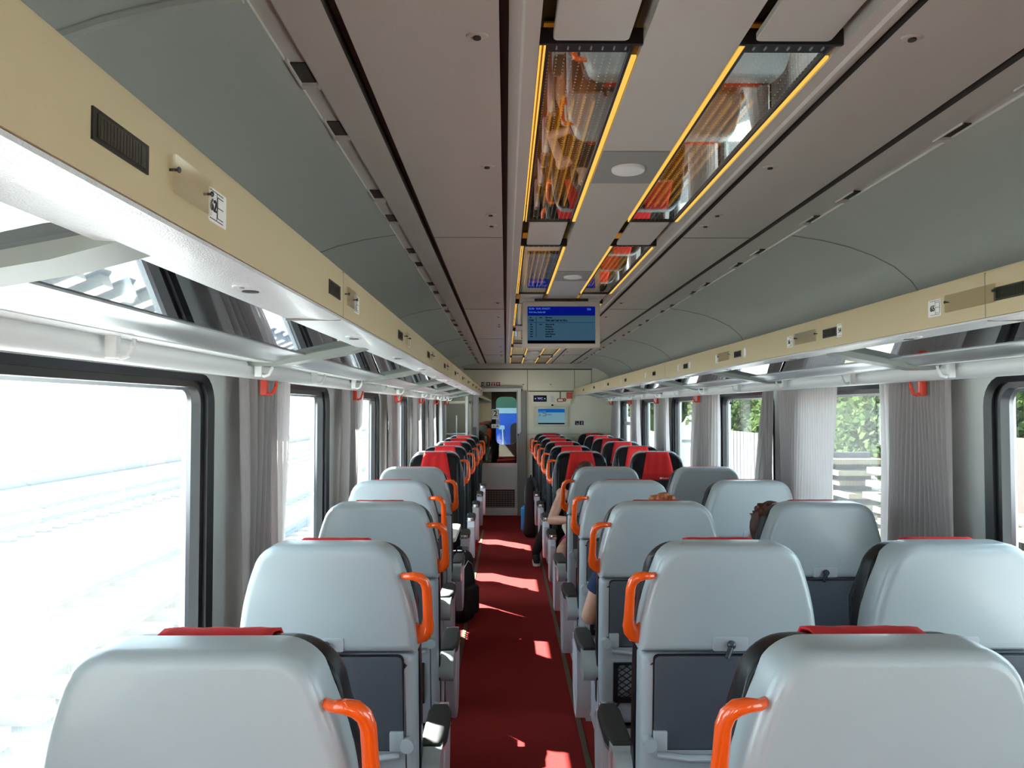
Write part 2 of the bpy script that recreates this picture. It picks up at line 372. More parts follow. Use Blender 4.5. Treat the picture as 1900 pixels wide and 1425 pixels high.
# side walls with window openings
PITCH = 1.77
EL, ER = 2.71, 2.81                          # far edge of the first window ahead, left and right
WZ0, WZ1, WL, WR = 0.84, Z(.115), 1.32, 0.105
def wall(side, E):
    s = -1 if side == 'left' else 1
    xi = XL if side == 'left' else XR
    root = struct(empty('wall_' + side))
    mp = lambda u, v, t: (xi + s * t, u, v)
    rows = []
    k = -2
    wins = []
    while E + k * PITCH < YE - 0.1:
        wins.append((E + k * PITCH - WL, E + k * PITCH)); k += 1
    mb = MB()
    def quad(u0, u1, v0, v1): mb.add([mp(u0, v0, 0), mp(u1, v0, 0), mp(u1, v1, 0), mp(u0, v1, 0)], [(0, 1, 2, 3)])
    y = YB
    ob = MB()
    for (a, b) in wins:
        a0 = max(a, YB + 0.02)
        u0, u1 = a0 - 0.2, b + 0.2
        if u0 > y: quad(y, u0, 0, Z(.30))
        u0 = max(u0, y) if u0 < y else u0
        v0, v1 = WZ0 - 0.2, WZ1 + 0.0
        v1o = Z(.30)
        out = rrect(a0, b, WZ0, WZ1, WR, 6)
        n = 7
        corners = [(u1, v0), (u1, v1o), (u0, v1o), (u0, v0)]
        for c in range(4):
            arc = out[c * n:(c + 1) * n]; cn = corners[c]
            pa, pb = arc[0], arc[-1]
            if c in (0, 2): qa, qb = (pa[0], cn[1]), (cn[0], pb[1])
            else: qa, qb = (cn[0], pa[1]), (pb[0], cn[1])
            poly = [qa] + arc + [qb, cn]
            V = [mp(p[0], p[1], 0) for p in poly]; L_ = len(V) - 1
            mb.add(V, [(L_, i, i + 1) for i in range(L_ - 1)])
            nx = out[((c + 1) % 4) * n]
            if c in (0, 2): q2 = (cn[0], nx[1])
            else: q2 = (nx[0], cn[1])
            mb.add([mp(*p, 0) for p in (pb, nx, q2, qb)], [(0, 1, 2, 3)])
        m_ = len(out)
        mb.add([mp(*p, 0) for p in out] + [mp(*p, .07) for p in out], [(i, (i + 1) % m_, m_ + (i + 1) % m_, m_ + i) for i in range(m_)])
        quad(u0, u1, 0, v0)
        y = u1
    quad(y, YE, 0, Z(.30))
    mb.build('wall_lining', M['wall'], root, smooth=0, recalc=True)
    # outer skin keeps daylight out around the openings
    sk = MB(); y = YB
    for (a, b) in wins:
        a0 = max(a, YB + .02)
        if a0 - .03 > y: sk.box(min(xi + s * .07, xi + s * .09), max(xi + s * .07, xi + s * .09), y, a0 + .03, 0, Z(.8))
        y = b - .03
        sk.box(min(xi + s * .07, xi + s * .09), max(xi + s * .07, xi + s * .09), a0, b, 0, WZ0 + .03)
        sk.box(min(xi + s * .07, xi + s * .09), max(xi + s * .07, xi + s * .09), a0, b, WZ1 - .03, Z(.8))
    sk.box(min(xi + s * .07, xi + s * .09), max(xi + s * .07, xi + s * .09), y, YE, 0, Z(.8))
    sk.build('outer_skin', M['whiteplastic'], root, smooth=0)
    return wins, mp, s, xi
wn = 0
for side, E in (('left', EL), ('right', ER)):
    wins, mp, s, xi = wall(side, E)
    for (a, b) in wins:
        a0 = max(a, YB + .02); wn += 1
        r = struct(empty('window_%d' % wn, (0, 0, 0)))
        # rubber ring
        o1 = rrect(a0 + .002, b - .002, WZ0 + .002, WZ1 - .002, WR, 6); o2 = rrect(a0 + .06, b - .06, WZ0 + .055, WZ1 - .045, WR - .045, 6); n = len(o1)
        mb = MB(); V = []
        for o, t in ((o1, .0), (o1, -.012)): V += [mp(*p, t) for p in o]
        om = [((p[0] + q[0]) / 2, (p[1] + q[1]) / 2) for p, q in zip(o1, o2)]
        V += [mp(*p, .0) for p in om]; V += [mp(*p, .012) for p in om]; V += [mp(*p, .014) for p in o2]; V += [mp(*p, .06) for p in o2]
        F = [(j * n + i, j * n + (i + 1) % n, (j + 1) * n + (i + 1) % n, (j + 1) * n + i) for j in range(5) for i in range(n)]
        mb.add(V, F).build('rubber_frame', M['rubber'], r, smooth=40)
        o3 = rrect(a0 + .0605, b - .0605, WZ0 + .0555, WZ1 - .0455, WR - .0455, 6); o4 = rrect(a0 + .07, b - .07, WZ0 + .065, WZ1 - .055, WR - .055, 6)
        mb = MB(); V = [mp(*p, .046) for p in o3] + [mp(*p, .055) for p in o4]
        mb.add(V, [(i, (i + 1) % n, n + (i + 1) % n, n + i) for i in range(n)]).build('metal_edge', M['alu'], r, smooth=40)
        # double glazing unit
        MB().plate(rrect(a0 + .055, b - .055, WZ0 + .05, WZ1 - .04, WR - .04, 6), .056, .062, mp=mp).build('glass_pane', M['pane'], r, smooth=0)
        if side == 'right' and b > 11:
            MB().plate([(a0 + .06, 1.50), (b - .06, 1.50), (b - .06, 1.55), (a0 + .06, 1.55)], .02, .055, (.004, .004), mp=mp).build('mullion', M['alu'], r, smooth=0)
    sgn = 1
# escape pictogram on the fourth right window
r = empty('window_sticker', (0, 0, 0)); tag(r, 'small green escape sticker on the right window glass beside the pulled-back curtain', 'sticker')
MB().box(XR + .048, XR + .052, 6.13, 6.21, Z(.03), Z(-.07) + .19).build('backing', M['green'], r, smooth=0)
mb = MB()
for j in range(2):
    for i in range(2): mb.box(XR + .046, XR + .048, 6.14 + .035 * i, 6.165 + .035 * i, Z(.045) + .035 * j, Z(.07) + .035 * j)
mb.build('pictogram', M['paper'], r, smooth=0)

# wall behind the camera
struct(MB().box(XL - .09, XR + .09, YB - .05, YB, 0, Z(.8)).build('wall_back', M['endwall'], smooth=0))
# roof above the ceiling
MB().box(XL - .09, XR + .09, YB - .05, YE + 2.2, Z(.80), Z(.84)).build('roof_skin', M['dark'], ceil, smooth=0)

# far end wall around the door opening
DX0, DX1, DZ1 = -.45, .195, Z(.285)
we = struct(empty('wall_end'))
mb = MB()
mb.box(XL - .09, DX0 - .09, YE, YE + .06, 0, Z(.8)); mb.box(DX1 + .08, XR + .09, YE, YE + .06, 0, Z(.8)); mb.box(DX0 - .09, DX1 + .08, YE, YE + .06, DZ1 + .03, Z(.8))
mb.build('wall_panel', M['endwall'], we, smooth=0)
mb = MB()
mb.box(-.68, 1.41, YE - .03, YE - .004, Z(.625), Z(.636)); mb.box(.355, .362, YE - .004, YE, Z(.27), Z(.63)); mb.box(1.125, 1.131, YE - .004, YE, Z(.27), Z(.63))
mb.box(1.405, 1.412, YE - .004, YE, Z(.40), Z(.63)); mb.box(.362, 1.125, YE - .006, YE, Z(.27), Z(.278)); mb.box(.34, .344, YE - .003, YE, 0, Z(.26)); mb.box(.34, XR, YE - .003, YE, Z(-.43), Z(-.427))
mb.build('joint_line', M['gap'], we, smooth=0)
b = MB()
for x in (.29, .74): b.cyl((x, YE - .006, Z(.385)), (x, YE, Z(.385)), .009, 12)
b.build('lock', M['black'], we)
# cove bulkhead above the end wall
MB().prism([(-.8, .715), (-.68, .64), (1.41, .64), (1.53, .715)], YE - .22, YE - .0, lambda x, y, z: (x, y, Z(z) + (.0))).build('bulkhead', M['ceil'], we, smooth=0)
# jambs
MB().box(DX0 - .085, DX0 - .004, YE - .05, YE + .08, 0, DZ1 + .03).build('door_jamb', M['whiteplastic'], we, smooth=0)
MB().prism([(DX1 + .004, 0), (DX1 + .14, 0), (DX1 + .14, Z(.28)), (DX1 + .055, Z(.28)), (DX1 + .055, Z(-.38)), (DX1 + .004, Z(-.47))], YE - .05, YE + .05).build('door_jamb', M['jamb'], we, smooth=0)
MB().box(DX1 + .004, DX1 + .055, YE - .045, YE + .05, Z(-.42), Z(.30)).build('door_jamb', M['whiteplastic'], we, smooth=0)
MB().box(DX0 - .01, DX1 + .06, YE - .05, YE + .05, DZ1, DZ1 + .035).build('lintel', M['whiteplastic'], we, smooth=0)
MB().box(DX0 - .0, DX1 + .08, YE - .055, YE + .01, DZ1 + .045, DZ1 + .075).build('lintel_rail', M['jamb'], we, smooth=0)
# door
d = struct(empty('door_1', (0, 0, 0)))
yd = YE + .01
mb = MB(); x0, x1 = DX0, DX1
mb.box(x0, x1, yd, yd + .04, 0, Z(-.94)); mb.box(x0, x0 + .012, yd, yd + .04, Z(-.94), DZ1); mb.box(x1 - .012, x1, yd, yd + .04, Z(-.94), DZ1); mb.box(x0, x1, yd, yd + .04, DZ1 - .02, DZ1)
mb.build('door_leaf', M['wall'], d, smooth=0)
MB().box(x0, x1, yd - .012, yd, Z(-.96), Z(-.90)).build('rail', M['alu'], d, smooth=0)
MB().box(x0, x1, yd - .012, yd, 0.0, Z(-1.64)).build('kick_strip', M['whiteplastic'], d, smooth=0)
MB().box(x0 + .012, x0 + .22, yd + .012, yd + .02, Z(-.94), DZ1 - .02).build('side_glass', glassmat('greenish_glass', (0.35, 0.42, 0.30), 0.35, 0.02, False, (0.55, .58, .45)), d, smooth=0)
MB().box(x0 + .226, x1 - .012, yd + .012, yd + .02, Z(-.94), DZ1 - .02).build('glass', M['doorglass'], d, smooth=0)
g = MB().box(x0 + .04, x1 - .04, yd - .004, yd, Z(-1.62), Z(-1.33)).build('vent_grille', M['black'], d, smooth=0)
mb = MB()
for i in range(9): mb.box(x0 + .055, x1 - .055, yd - .012, yd - .004, Z(-1.605) + .03 * i, Z(-1.597) + .03 * i)
for i in range(12): mb.box(x0 + .06 + .045 * i, x0 + .064 + .045 * i, yd - .010, yd - .004, Z(-1.60), Z(-1.35))
mb.build('slats', M['jamb'], g, smooth=0)
mb = MB(); mb.box(x0 + .03, x1 - .03, yd - .008, yd, Z(-1.33), Z(-1.31)); mb.box(x0 + .03, x1 - .03, yd - .008, yd, Z(-1.64), Z(-1.62)); mb.box(x0 + .03, x0 + .045, yd - .008, yd, Z(-1.62), Z(-1.33)); mb.box(x1 - .045, x1 - .03, yd - .008, yd, Z(-1.62), Z(-1.33))
mb.build('grille_frame', M['alu'], g, smooth=0)
MB().box(DX0 - .08, DX0 - .02, YE - .06, YE - .05, Z(-.50), Z(-.31)).build('switch_box', M['jamb'], we, smooth=0)
mb = MB().sweep([(DX0 + .06, yd - .006, Z(-.56)), (DX0 + .06, yd - .035, Z(-.57)), (DX0 + .06, yd - .04, Z(-.62)), (DX0 + .06, yd - .035, Z(-.90)), (DX0 + .06, yd - .006, Z(-.93))], .011, 8)
mb.build('door_handle', M['orange'], d)
# signs on the door glass
yg = yd + .010
st = empty('door_sticker'); tag(st, 'white sticker with a framed black number 2 on the end door glass', 'sticker')
MB().plate(rrect(-.225, -.105, Z(-.185), Z(-.02), .008), yg - .001, yg).build('backing', M['paper'], st, smooth=0)
mb = MB(); 
for a in ((-.21, -.204, -.155, -.035), (-.126, -.12, -.155, -.035), (-.21, -.12, -.041, -.035), (-.21, -.12, -.155, -.149)): mb.box(a[0], a[1], yg - .002, yg - .001, Z(a[2]), Z(a[3]))
mb.build('border', M['ink'], st, smooth=0)
text('2', .125, M['ink'], (-.165, yg - .002, Z(-.095)), FRONT, st, bold=.003)
st = empty('door_sticker'); tag(st, 'small no smoking sticker below the number 2 on the door glass', 'sticker')
MB().box(-.155, -.095, yg - .001, yg, Z(-.255), Z(-.192)).build('backing', M['paper'], st, smooth=0)
mb = MB(); mb.sweep([(-.125 + .024 * cos(a * pi / 8), yg - .002, Z(-.223) + .024 * sin(a * pi / 8)) for a in range(17)], .003, 6); mb.bar((-.142, yg - .002, Z(-.206)), (-.108, yg - .002, Z(-.24)), .003, .005)
mb.build('prohibition_ring', M['rednotice'], st, smooth=0)
MB().box(-.14, -.112, yg - .0015, yg - .001, Z(-.227), Z(-.219)).build('cigarette', M['ink'], st, smooth=0)
st = empty('door_sticker'); tag(st, 'wide white sticker with two small black pictograms, lowest on the door glass', 'sticker')
MB().box(-.23, -.095, yg - .001, yg, Z(-.33), Z(-.265)).build('backing', M['paper'], st, smooth=0)
mb = MB(); mb.ball((-.195, yg - .002, Z(-.285)), .006, .001, .006); mb.box(-.2, -.19, yg - .002, yg - .001, Z(-.318), Z(-.296)); mb.ball((-.13, yg - .002, Z(-.297)), .018, .001, .009); mb.box(-.155, -.135, yg - .002, yg - .001, Z(-.302), Z(-.296))
mb.build('pictogram', M['ink'], st, smooth=0)

# signs over the door
def arrow(mb, x, z, s, y):
    mb.box(x - s * .12, x + s * .12, y, y + .001, z - s * .45, z + s * .15)
    mb.add([(x - s * .4, y, z + s * .05), (x + s * .4, y, z + s * .05), (x, y, z + s * .5)], [(0, 1, 2)])
for i, (nm, lab, mt) in enumerate((('exit', 'green running-man exit pictogram over the end door, partly behind the rack', 'green'), ('a', 'green pictogram with a white arrow over the end door', 'green'), ('x', 'red pictogram with a white table symbol over the end door', 'redsign'), ('b', 'red pictogram with a white arrow over the end door', 'redsign'))):
    x = -.365 + .081 * i; z = Z(.39)
    r = empty('pictogram_sign'); tag(r, lab, 'sign', 'pictograms over the door')
    MB().box(x - .037, x + .037, YE - .003, YE, z - .037, z + .037).build('border', M['paper'], r, smooth=0)
    MB().box(x - .033, x + .033, YE - .004, YE - .003, z - .033, z + .033).build('backing', M[mt], r, smooth=0)
    mb = MB(); y = YE - .0055
    if i in (1, 3): arrow(mb, x, z, .05, y)
    elif i == 0: mb.box(x + .008, x + .022, y, y + .001, z - .026, z + .026); mb.box(x - .022, x - .008, y, y + .001, z - .01, z + .01); mb.box(x - .015, x, y, y + .001, z - .004, z + .004)
    else: mb.box(x - .024, x + .024, y, y + .001, z + .012, z + .022); mb.box(x - .008, x + .008, y, y + .001, z - .026, z + .012); mb.box(x - .02, x + .02, y, y + .001, z - .026, z - .02)
    mb.build('symbol', M['paper'], r, smooth=0)

# sign panel under the ceiling locker
sp = empty('sign_panel'); tag(sp, 'cream trapezoid panel with toilet display and red brake handle on end wall', 'panel')
MB().plate([(.37, Z(.262)), (.43, Z(.072)), (1.06, Z(.072)), (1.12, Z(.262))], YE - .055, YE, (.006, .006)).build('panel', M['endwall'], sp)
ds = MB().box(.455, .672, YE - .062, YE - .055, Z(.10), Z(.205)).build('toilet_display', M['darkblue'], sp, smooth=0)
text('WC', .05, M['wc'], (.565, YE - .064, Z(.152)), FRONT, ds)
mb = MB(); mb.ball((.640, YE - .063, Z(.152)), .009, .002, .009, 12, 6); mb.build('led', M['led'], ds)
mb = MB(); mb.add([(.47, YE - .063, Z(.152)), (.495, YE - .063, Z(.163)), (.495, YE - .063, Z(.141))], [(0, 1, 2)]); mb.build('arrow', M['wc'], ds, smooth=0)
nt_ = MB().box(.735, .808, YE - .059, YE - .055, Z(.095), Z(.205)).build('paper_notice', M['paper'], sp, smooth=0)
mb = MB()
for j in range(6): mb.box(.742, .80 - .012 * (j % 3), YE - .060, YE - .059, Z(.108) + .015 * j, Z(.1115) + .015 * j)
mb.build('lines_of_print', M['jamb'], nt_, smooth=0)
bh = MB().plate(rrect(.84, .945, Z(.10), Z(.155), .014), YE - .085, YE - .056, (.004, .004)).build('brake_handle', M['redsign'], sp)
MB().plate(rrect(.852, .933, Z(.11), Z(.145), .008), YE - .088, YE - .084).build('handle_window', M['paper'], bh)
mb = MB(); mb.sweep([(.962 + .020 * cos(a * pi / 8), YE - .07, Z(.132) + .020 * sin(a * pi / 8)) for a in range(17)], .007, 8); mb.build('ring', M['redsign'], bh)
MB().box(.885, .897, YE - .075, YE - .056, Z(.155), Z(.262)).build('lever', M['black'], bh, smooth=0)
rn = MB().box(.995, 1.09, YE - .060, YE - .054, Z(.15), Z(.252)).build('red_notice', M['rednotice'], sp, smooth=0)
mb = MB()
for j in range(4): mb.box(1.005, 1.075, YE - .0615, YE - .060, Z(.165) + .02 * j, Z(.169) + .02 * j)
mb.build('lines_of_print', M['fascia'], rn, smooth=0)
mb = MB().ball((.765, YE - .03, Z(.045)), .02, .02, .016); tag(mb.build('dome_sensor', M['black']), 'small black dome sensor between the sign panel and the wall screen', 'sensor')

# screens
def screen(root, x0, x1, z0, z1, y, body, m, head, bodym, rows, depth=.05):
    MB().plate(rrect(x0 - m[0], x1 + m[0], z0 - m[1], z1 + m[2], .008), y, y + depth, (.006, .006)).build('housing', body, root)
    h = z1 - z0; W = x1 - x0
    d_ = MB().box(x0, x1, y - .003, y, z0, z1).build('display', bodym, root, smooth=0)
    MB().box(x0, x1, y - .0035, y - .003, z1 - h * .235, z1).build('header_bar', head, d_, smooth=0)
    MB().box(x0, x1, y - .0035, y - .003, z0, z0 + h * .085).build('footer_bar', M['scr_black'], d_, smooth=0)
    for (s_, u, v, sz, mt) in rows:
        text(s_, sz * h, M[mt], (x0 + u * W, y - .0045, z1 - v * h), FRONT, d_, align='LEFT', depth=.0003, bold=.0009)
    return d_
r = empty('ceiling_screen', (0, 0, 0)); tag(r, 'passenger information screen with blue header hanging from the ceiling over the aisle', 'screen')
y = 5.0
d_ = screen(r, .143, .583, Z(.418), Z(.660), y, M['screenbody'], (.033, .028, .036), M['scr_blue'], M['scr_body'],
       [('RJ 256   VLAK  KVALITY', .02, .06, .055, 'scr_text'), ('Praha hl.n., Berlin Hbf', .02, .155, .05, 'scr_text'), ('256', .88, .075, .07, 'scr_text'),
        ('Čas', .035, .30, .035, 'scr_dark'), ('17:00', .015, .375, .062, 'scr_dark'), ('Směr', .175, .30, .035, 'scr_dark'), ('Příští stanice', .265, .30, .035, 'scr_dark'),
        ('Ústí nad Labem hl.n.', .265, .375, .072, 'scr_dark'), ('17:0', .035, .485, .035, 'scr_dark'), ('Směr', .175, .485, .035, 'scr_dark'), ('Hlavní nádraží', .265, .485, .04, 'scr_dark'),
        ('17:15', .035, .55, .035, 'scr_dark'), ('Děčín hl.n.', .265, .55, .04, 'scr_dark'), ('17:37', .035, .615, .035, 'scr_dark'), ('Bad Schandau', .265, .615, .04, 'scr_dark'),
        ('18:02', .035, .68, .035, 'scr_dark'), ('Dresden Hbf', .265, .68, .04, 'scr_dark'), ('19:17', .035, .745, .035, 'scr_dark'), ('Berlin Südkreuz', .265, .745, .04, 'scr_dark'),
        ('19:24', .035, .81, .035, 'scr_dark'), ('Berlin Hbf', .265, .81, .04, 'scr_dark')])
mb = MB(); mb.box(.145, .58, y - .0042, y - .0035, Z(.418) + .242 * .565, Z(.418) + .242 * .573); mb.box(.198, .201, y - .0042, y - .0035, Z(.418) + .242 * .17, Z(.418) + .242 * .71)
mb.box(.143, .583, y - .0045, y - .0035, Z(.418) + .242 * .755, Z(.418) + .242 * .768)
mb.build('route_line', M['scr_dark'], d_, smooth=0)
MB().box(.19, .54, y + .012, y + .04, Z(.69), Z(.716)).build('ceiling_bracket', M['black'], r, smooth=0)
r = empty('wall_screen', (0, 0, 0)); tag(r, 'cream framed information screen on the end wall right of the door', 'screen')
screen(r, .53, .965, Z(-.265), Z(-.015), YE - .045, M['screenbody2'], (.055, .04, .035), M['scr2_head'], M['scr2_body'],
       [('Praha hl.n.   Berlin Hbf', .03, .16, .05, 'scr2_body'), ('Příští stanice', .18, .29, .05, 'scr_dark'), ('17:00', .03, .37, .055, 'scr_dark'), ('Ústí nad Labem hl.n.', .26, .37, .055, 'scr_dark'), ('17:15', .03, .46, .05, 'scr_dark'), ('Děčín hl.n.', .18, .46, .05, 'scr_dark')])
for i, lab in enumerate(('black pictogram of a reclined seat on the end wall, left of the pair', 'black pictogram of a person with a bag on the end wall, right of the pair')):
    x = 1.17 + .075 * i; z = Z(-.245); r = empty('pictogram_sign'); tag(r, lab, 'sign')
    MB().box(x - .033, x + .033, YE - .003, YE, z - .033, z + .033).build('backing', M['ink'], r, smooth=0)
    mb = MB()
    if i == 0: mb.bar((x - .018, YE - .004, z + .022), (x - .008, YE - .004, z - .01), .002, .010); mb.bar((x - .01, YE - .004, z - .012), (x + .022, YE - .004, z - .016), .002, .010)
    else: mb.ball((x + .006, YE - .004, z + .018), .007, .001, .007); mb.bar((x + .004, YE - .004, z + .01), (x - .006, YE - .004, z - .01), .002, .010); mb.bar((x - .006, YE - .004, z - .01), (x + .012, YE - .004, z - .024), .002, .008); mb.bar((x + .004, YE - .004, z + .006), (x + .02, YE - .004, z - .002), .002, .006)
    mb.build('symbol', M['paper'], r, smooth=0)

# vestibule beyond the door and the coupled blue coach
vb = struct(empty('wall_vestibule'))
mb = MB(); YV = YE + 2.0
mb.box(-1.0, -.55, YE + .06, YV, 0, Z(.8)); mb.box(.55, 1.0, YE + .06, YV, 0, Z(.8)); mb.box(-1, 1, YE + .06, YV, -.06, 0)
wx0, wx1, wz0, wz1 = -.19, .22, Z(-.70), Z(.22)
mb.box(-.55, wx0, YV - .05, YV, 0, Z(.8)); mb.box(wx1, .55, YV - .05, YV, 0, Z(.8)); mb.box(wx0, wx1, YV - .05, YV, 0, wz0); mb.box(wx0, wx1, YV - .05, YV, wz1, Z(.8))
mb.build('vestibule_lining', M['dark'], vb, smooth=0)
o1 = rrect(wx0 - .005, wx1 + .005, wz0 - .005, wz1 + .005, .01, 6); o2 = rrect(wx0 + .01, wx1 - .01, wz0 + .01, wz1 - .01, .11, 6); n = len(o1)
mb = MB(); mb.add([(p[0], YV - .06, p[1]) for p in o1] + [(p[0], YV - .06, p[1]) for p in o2] + [(p[0], YV, p[1]) for p in o2], [(j * n + i, j * n + (i + 1) % n, (j + 1) * n + (i + 1) % n, (j + 1) * n + i) for j in range(2) for i in range(n)])
mb.build('gangway_window_frame', M['rubber'], vb)
MB().box(wx0, wx1, YV - .03, YV - .025, wz0, wz1).build('gangway_glass', M['doorglass'], vb, smooth=0)
bc = empty('blue_coach', (0, YV + .9, -1.1)); tag(bc, 'bright blue end of the coupled coach seen through the end door window', 'train carriage')
MB().box(-1.4, 1.8, 0, 3, .6, 2.85).build('end_body', M['carblue'], bc, smooth=0)
MB().box(-1.4, 1.8, -.01, 0, 2.74, 2.85).build('pale_band', M['carpale'], bc, smooth=0)
MB().box(-1.4, 1.8, .15, 3, 2.85, 3.6).build('greenery_stand_in', M['dullgreen'], bc, smooth=0)  # added block above the coach, stands in for dark greenery, no coach part
MB().plate(rrect(.10, .5, 2.05, 2.55, .1), -.03, .0).build('end_window', M['rubber'], bc)
mb = MB(); mb.box(-.14, -.02, -.03, 0, 2.42, 2.5); mb.build('lamp_bracket', M['carpale'], bc, smooth=0)
mb = MB(); mb.sweep([(-.06, -.02, 2.42), (-.05, -.04, 2.2), (-.07, -.03, 1.8)], .012, 6); mb.build('hose', M['paper'], bc)

# ------------------------------------------------------------------ luggage racks
def ball_screw(mb, x, y, z, s): mb.cyl((x, y, z), (x + s * .010, y, z), .0016, 8).ball((x + s * .0105, y, z), .0022, .0036, .0036, 8, 6)
def rack(side, brackets, disp):
    mp = mir(side); s = 1 if side == 'left' else -1
    root = empty('luggage_rack', mp(-.4, 0, 0)[:1] + (0, 0)); root.location = (0, 0, 0)
    tag(root, 'long overhead luggage rack with cream fascia along the %s windows' % side, 'luggage rack')
    y1 = 12.52
    F = lambda x, y, z: mp(x, y, Z(z))
    MB().prism([(-.37, .207), (-.37, .305), (-.374, .314), (-.384, .317), (-.392, .310), (-.392, .207)], YB, y1, F).build('fascia', M['fascia'], root)
    b = MB().prism([(-.372, .206), (-.372, .201), (-.40, .199), (-.505, .206), (-.515, .212), (-.515, .235), (-.40, .235), (-.395, .206)], YB, y1, F)
    b.build('front_beam', M['beam'], root)
    j = MB()
    for y in (1.75, 5.3, 8.9):
        j.box(*sorted((mp(-.3695, 0, 0)[0], mp(-.372, 0, 0)[0])), y, y + .003, Z(.207), Z(.31)); j.box(*sorted((mp(-.375, 0, 0)[0], mp(-.50, 0, 0)[0])), y, y + .002, Z(.1985), Z(.204))
    j.build('joint', M['cjoint'], root, smooth=0)
    g = MB().prism([(-.505, .216), (-.505, .222), (-.69, .186), (-.69, .180)], YB, y1 - .2, F).build('glass_shelf', M['rackglass'], root, smooth=0)
    MB().prism([(-.51, .224), (-.51, .228), (-.69, .196), (-.69, .190)], YB, y1 - .2, F).build('shelf_liner', M['dark'], root, smooth=0)
    MB().prism([(-.68, .178), (-.68, .186), (-.70, .190), (-.79, .172), (-.79, .155), (-.755, .160), (-.74, .170), (-.70, .176)], YB, y1, F).build('rear_profile', M['alu'], root)
    MB().prism([(-.79, .153), (-.79, .172), (-1.03, .205), (-1.03, .170), (-.93, .160)], YB, y1, F).build('rear_panel', M['whiteplastic'], root)
    mb = MB().sweep([F(-.905, YB, .138), F(-.905, y1, .138)], .034, 20); mb.build('rear_tube', M['whiteplastic'], root)
    MB().prism([(-.93, .16), (-1.03, .16), (-1.03, .117), (-.985, .119), (-.955, .125)], YB, y1, F).build('wall_rail', M['whiteplastic'], root)
    for y in brackets:
        mb = MB(); yw = .045
        A = [(-.47, .206), (-.47, .235), (-1.0, .20), (-1.0, .145), (-.79, .142), (-.56, .182)]
        mb.prism([(x, z) for x, z in A], y - yw, y + yw, F)
        mb.build('bracket', M['bracket'], root, smooth=20)
    # reading lights
    for kk in range(-1, 12):
        y = 1.30 + .9 * kk
        if y > 12: break
        xc, zz = mp(-.435, 0, 0)[0], Z(.199)
        mb = MB().plate([(xc + .022 * cos(a * pi / 8), y + .05 * sin(a * pi / 8)) for a in range(16)], zz - .0005, zz + .003, (.002, .002), mp=lambda u, v, t: (u, v, t))
        r = mb.build('reading_light', M['beam'], root)
        mb = MB(); mb.cyl((xc, y + .012, zz - .002), (xc, y + .012, zz - .0003), .014, 14); mb.build('lens', M['black'], r)
        mb = MB(); mb.cyl((xc, y - .03, zz - .002), (xc, y - .03, zz - .0003), .004, 8); mb.build('button', M['jamb'], r)
    xf = mp(-.37, 0, 0)[0]
    X = lambda t0, t1: tuple(sorted((xf + s * t0, xf + s * t1)))
    rot = (pi / 2, 0, s * pi / 2)
    for (dy, hy, ny, num, ny2, num2) in disp:
        if dy is not None:
            r = MB().box(*X(0, .002), dy, dy + .108, Z(.240), Z(.270)).build('reservation_display', M['black'], root, smooth=0)
            MB().box(*X(.002, .0026), dy + .008, dy + .100, Z(.244), Z(.266)).build('liquid_crystal', M['lcd'], r, smooth=0)
            mb = MB()
            for q in range(14): mb.box(*X(.0026, .003), dy + .012 + .006 * q, dy + .0125 + .006 * q, Z(.245), Z(.265))
            mb.build('segment_grid', M['groove'], r, smooth=0)
        if hy is not None:
            L_ = .108 if side == 'left' else .20
            r = MB().plate(rrect(hy, hy + L_, Z(.236), Z(.279), .004), 0.006, .0085, mp=lambda u, v, t: (xf + s * t, u, v)).build('card_holder', M['clear'], root, smooth=0)
            mb = MB(); 
            for q in (hy + .006, hy + L_ - .006): mb = MB(); ball_screw(mb, xf, q, Z(.262), s); mb.build('screw', M['knob'], r)
        for yy, nn in ((ny, num), (ny2, num2)):
            if yy is None: continue
            r = MB().plate(rrect(yy, yy + (.058 if yy == ny else .034), Z(.234), Z(.277), .003), 0, .0012, mp=lambda u, v, t: (xf + s * t, u, v)).build('seat_number_plate', M['paper'], root, smooth=0)
            n0 = yy + (.013 if s > 0 or yy != ny else .037); i0 = yy + (.027 if s > 0 else .004)
            mb = MB()
            for zz in (.2375, .273): mb.box(*X(.0012, .0017), n0 - .011, n0 + .011, Z(zz), Z(zz + .001))
            if yy == ny:
                for zz in (.2375, .2415, .2555, .2685, .273): mb.box(*X(.0012, .0017), i0, i0 + .019, Z(zz), Z(zz + .001))
                mb.box(*X(.0012, .0017), i0, i0 + .001, Z(.2415), Z(.2685)); mb.box(*X(.0012, .0017), yy + .0245, yy + .0252, Z(.2375), Z(.274))
            mb.build('ruling', M['ink'], r, smooth=0)
            if nn: text(nn, .021, M['ink'], (xf + s * .0018, n0, Z(.2545)), rot, r, bold=.0003)
    return root
dl = [(.683 + .0, .838, .955, '62', None, None)]
for k in range(1, 12): dl.append((.683 + .985 * k - .06 * (k == 1), .838 + .985 * k - .06 * (k == 1), .955 + .985 * k - .06 * (k == 1), ['61', '', '', '', '', '', '', '', '', '', ''][k - 1] if k < 1 else '', None, None))
rack('left', [-1.2, .99, 2.66, 4.38, 6.1, 7.82, 9.54, 11.26], dl[:12])
dr = [(1.08, 1.17, 1.275 + .11, '65', None, None)]
for k in range(1, 6): dr.append((2.60 + 1.95 * (k - 1) - .12, 2.80 + 1.95 * (k - 1) - .09, 3.01 + 1.95 * (k - 1) - .09, '56' if k == 1 else '', 2.44 + 1.95 * (k - 1), '54' if k == 1 else ''))
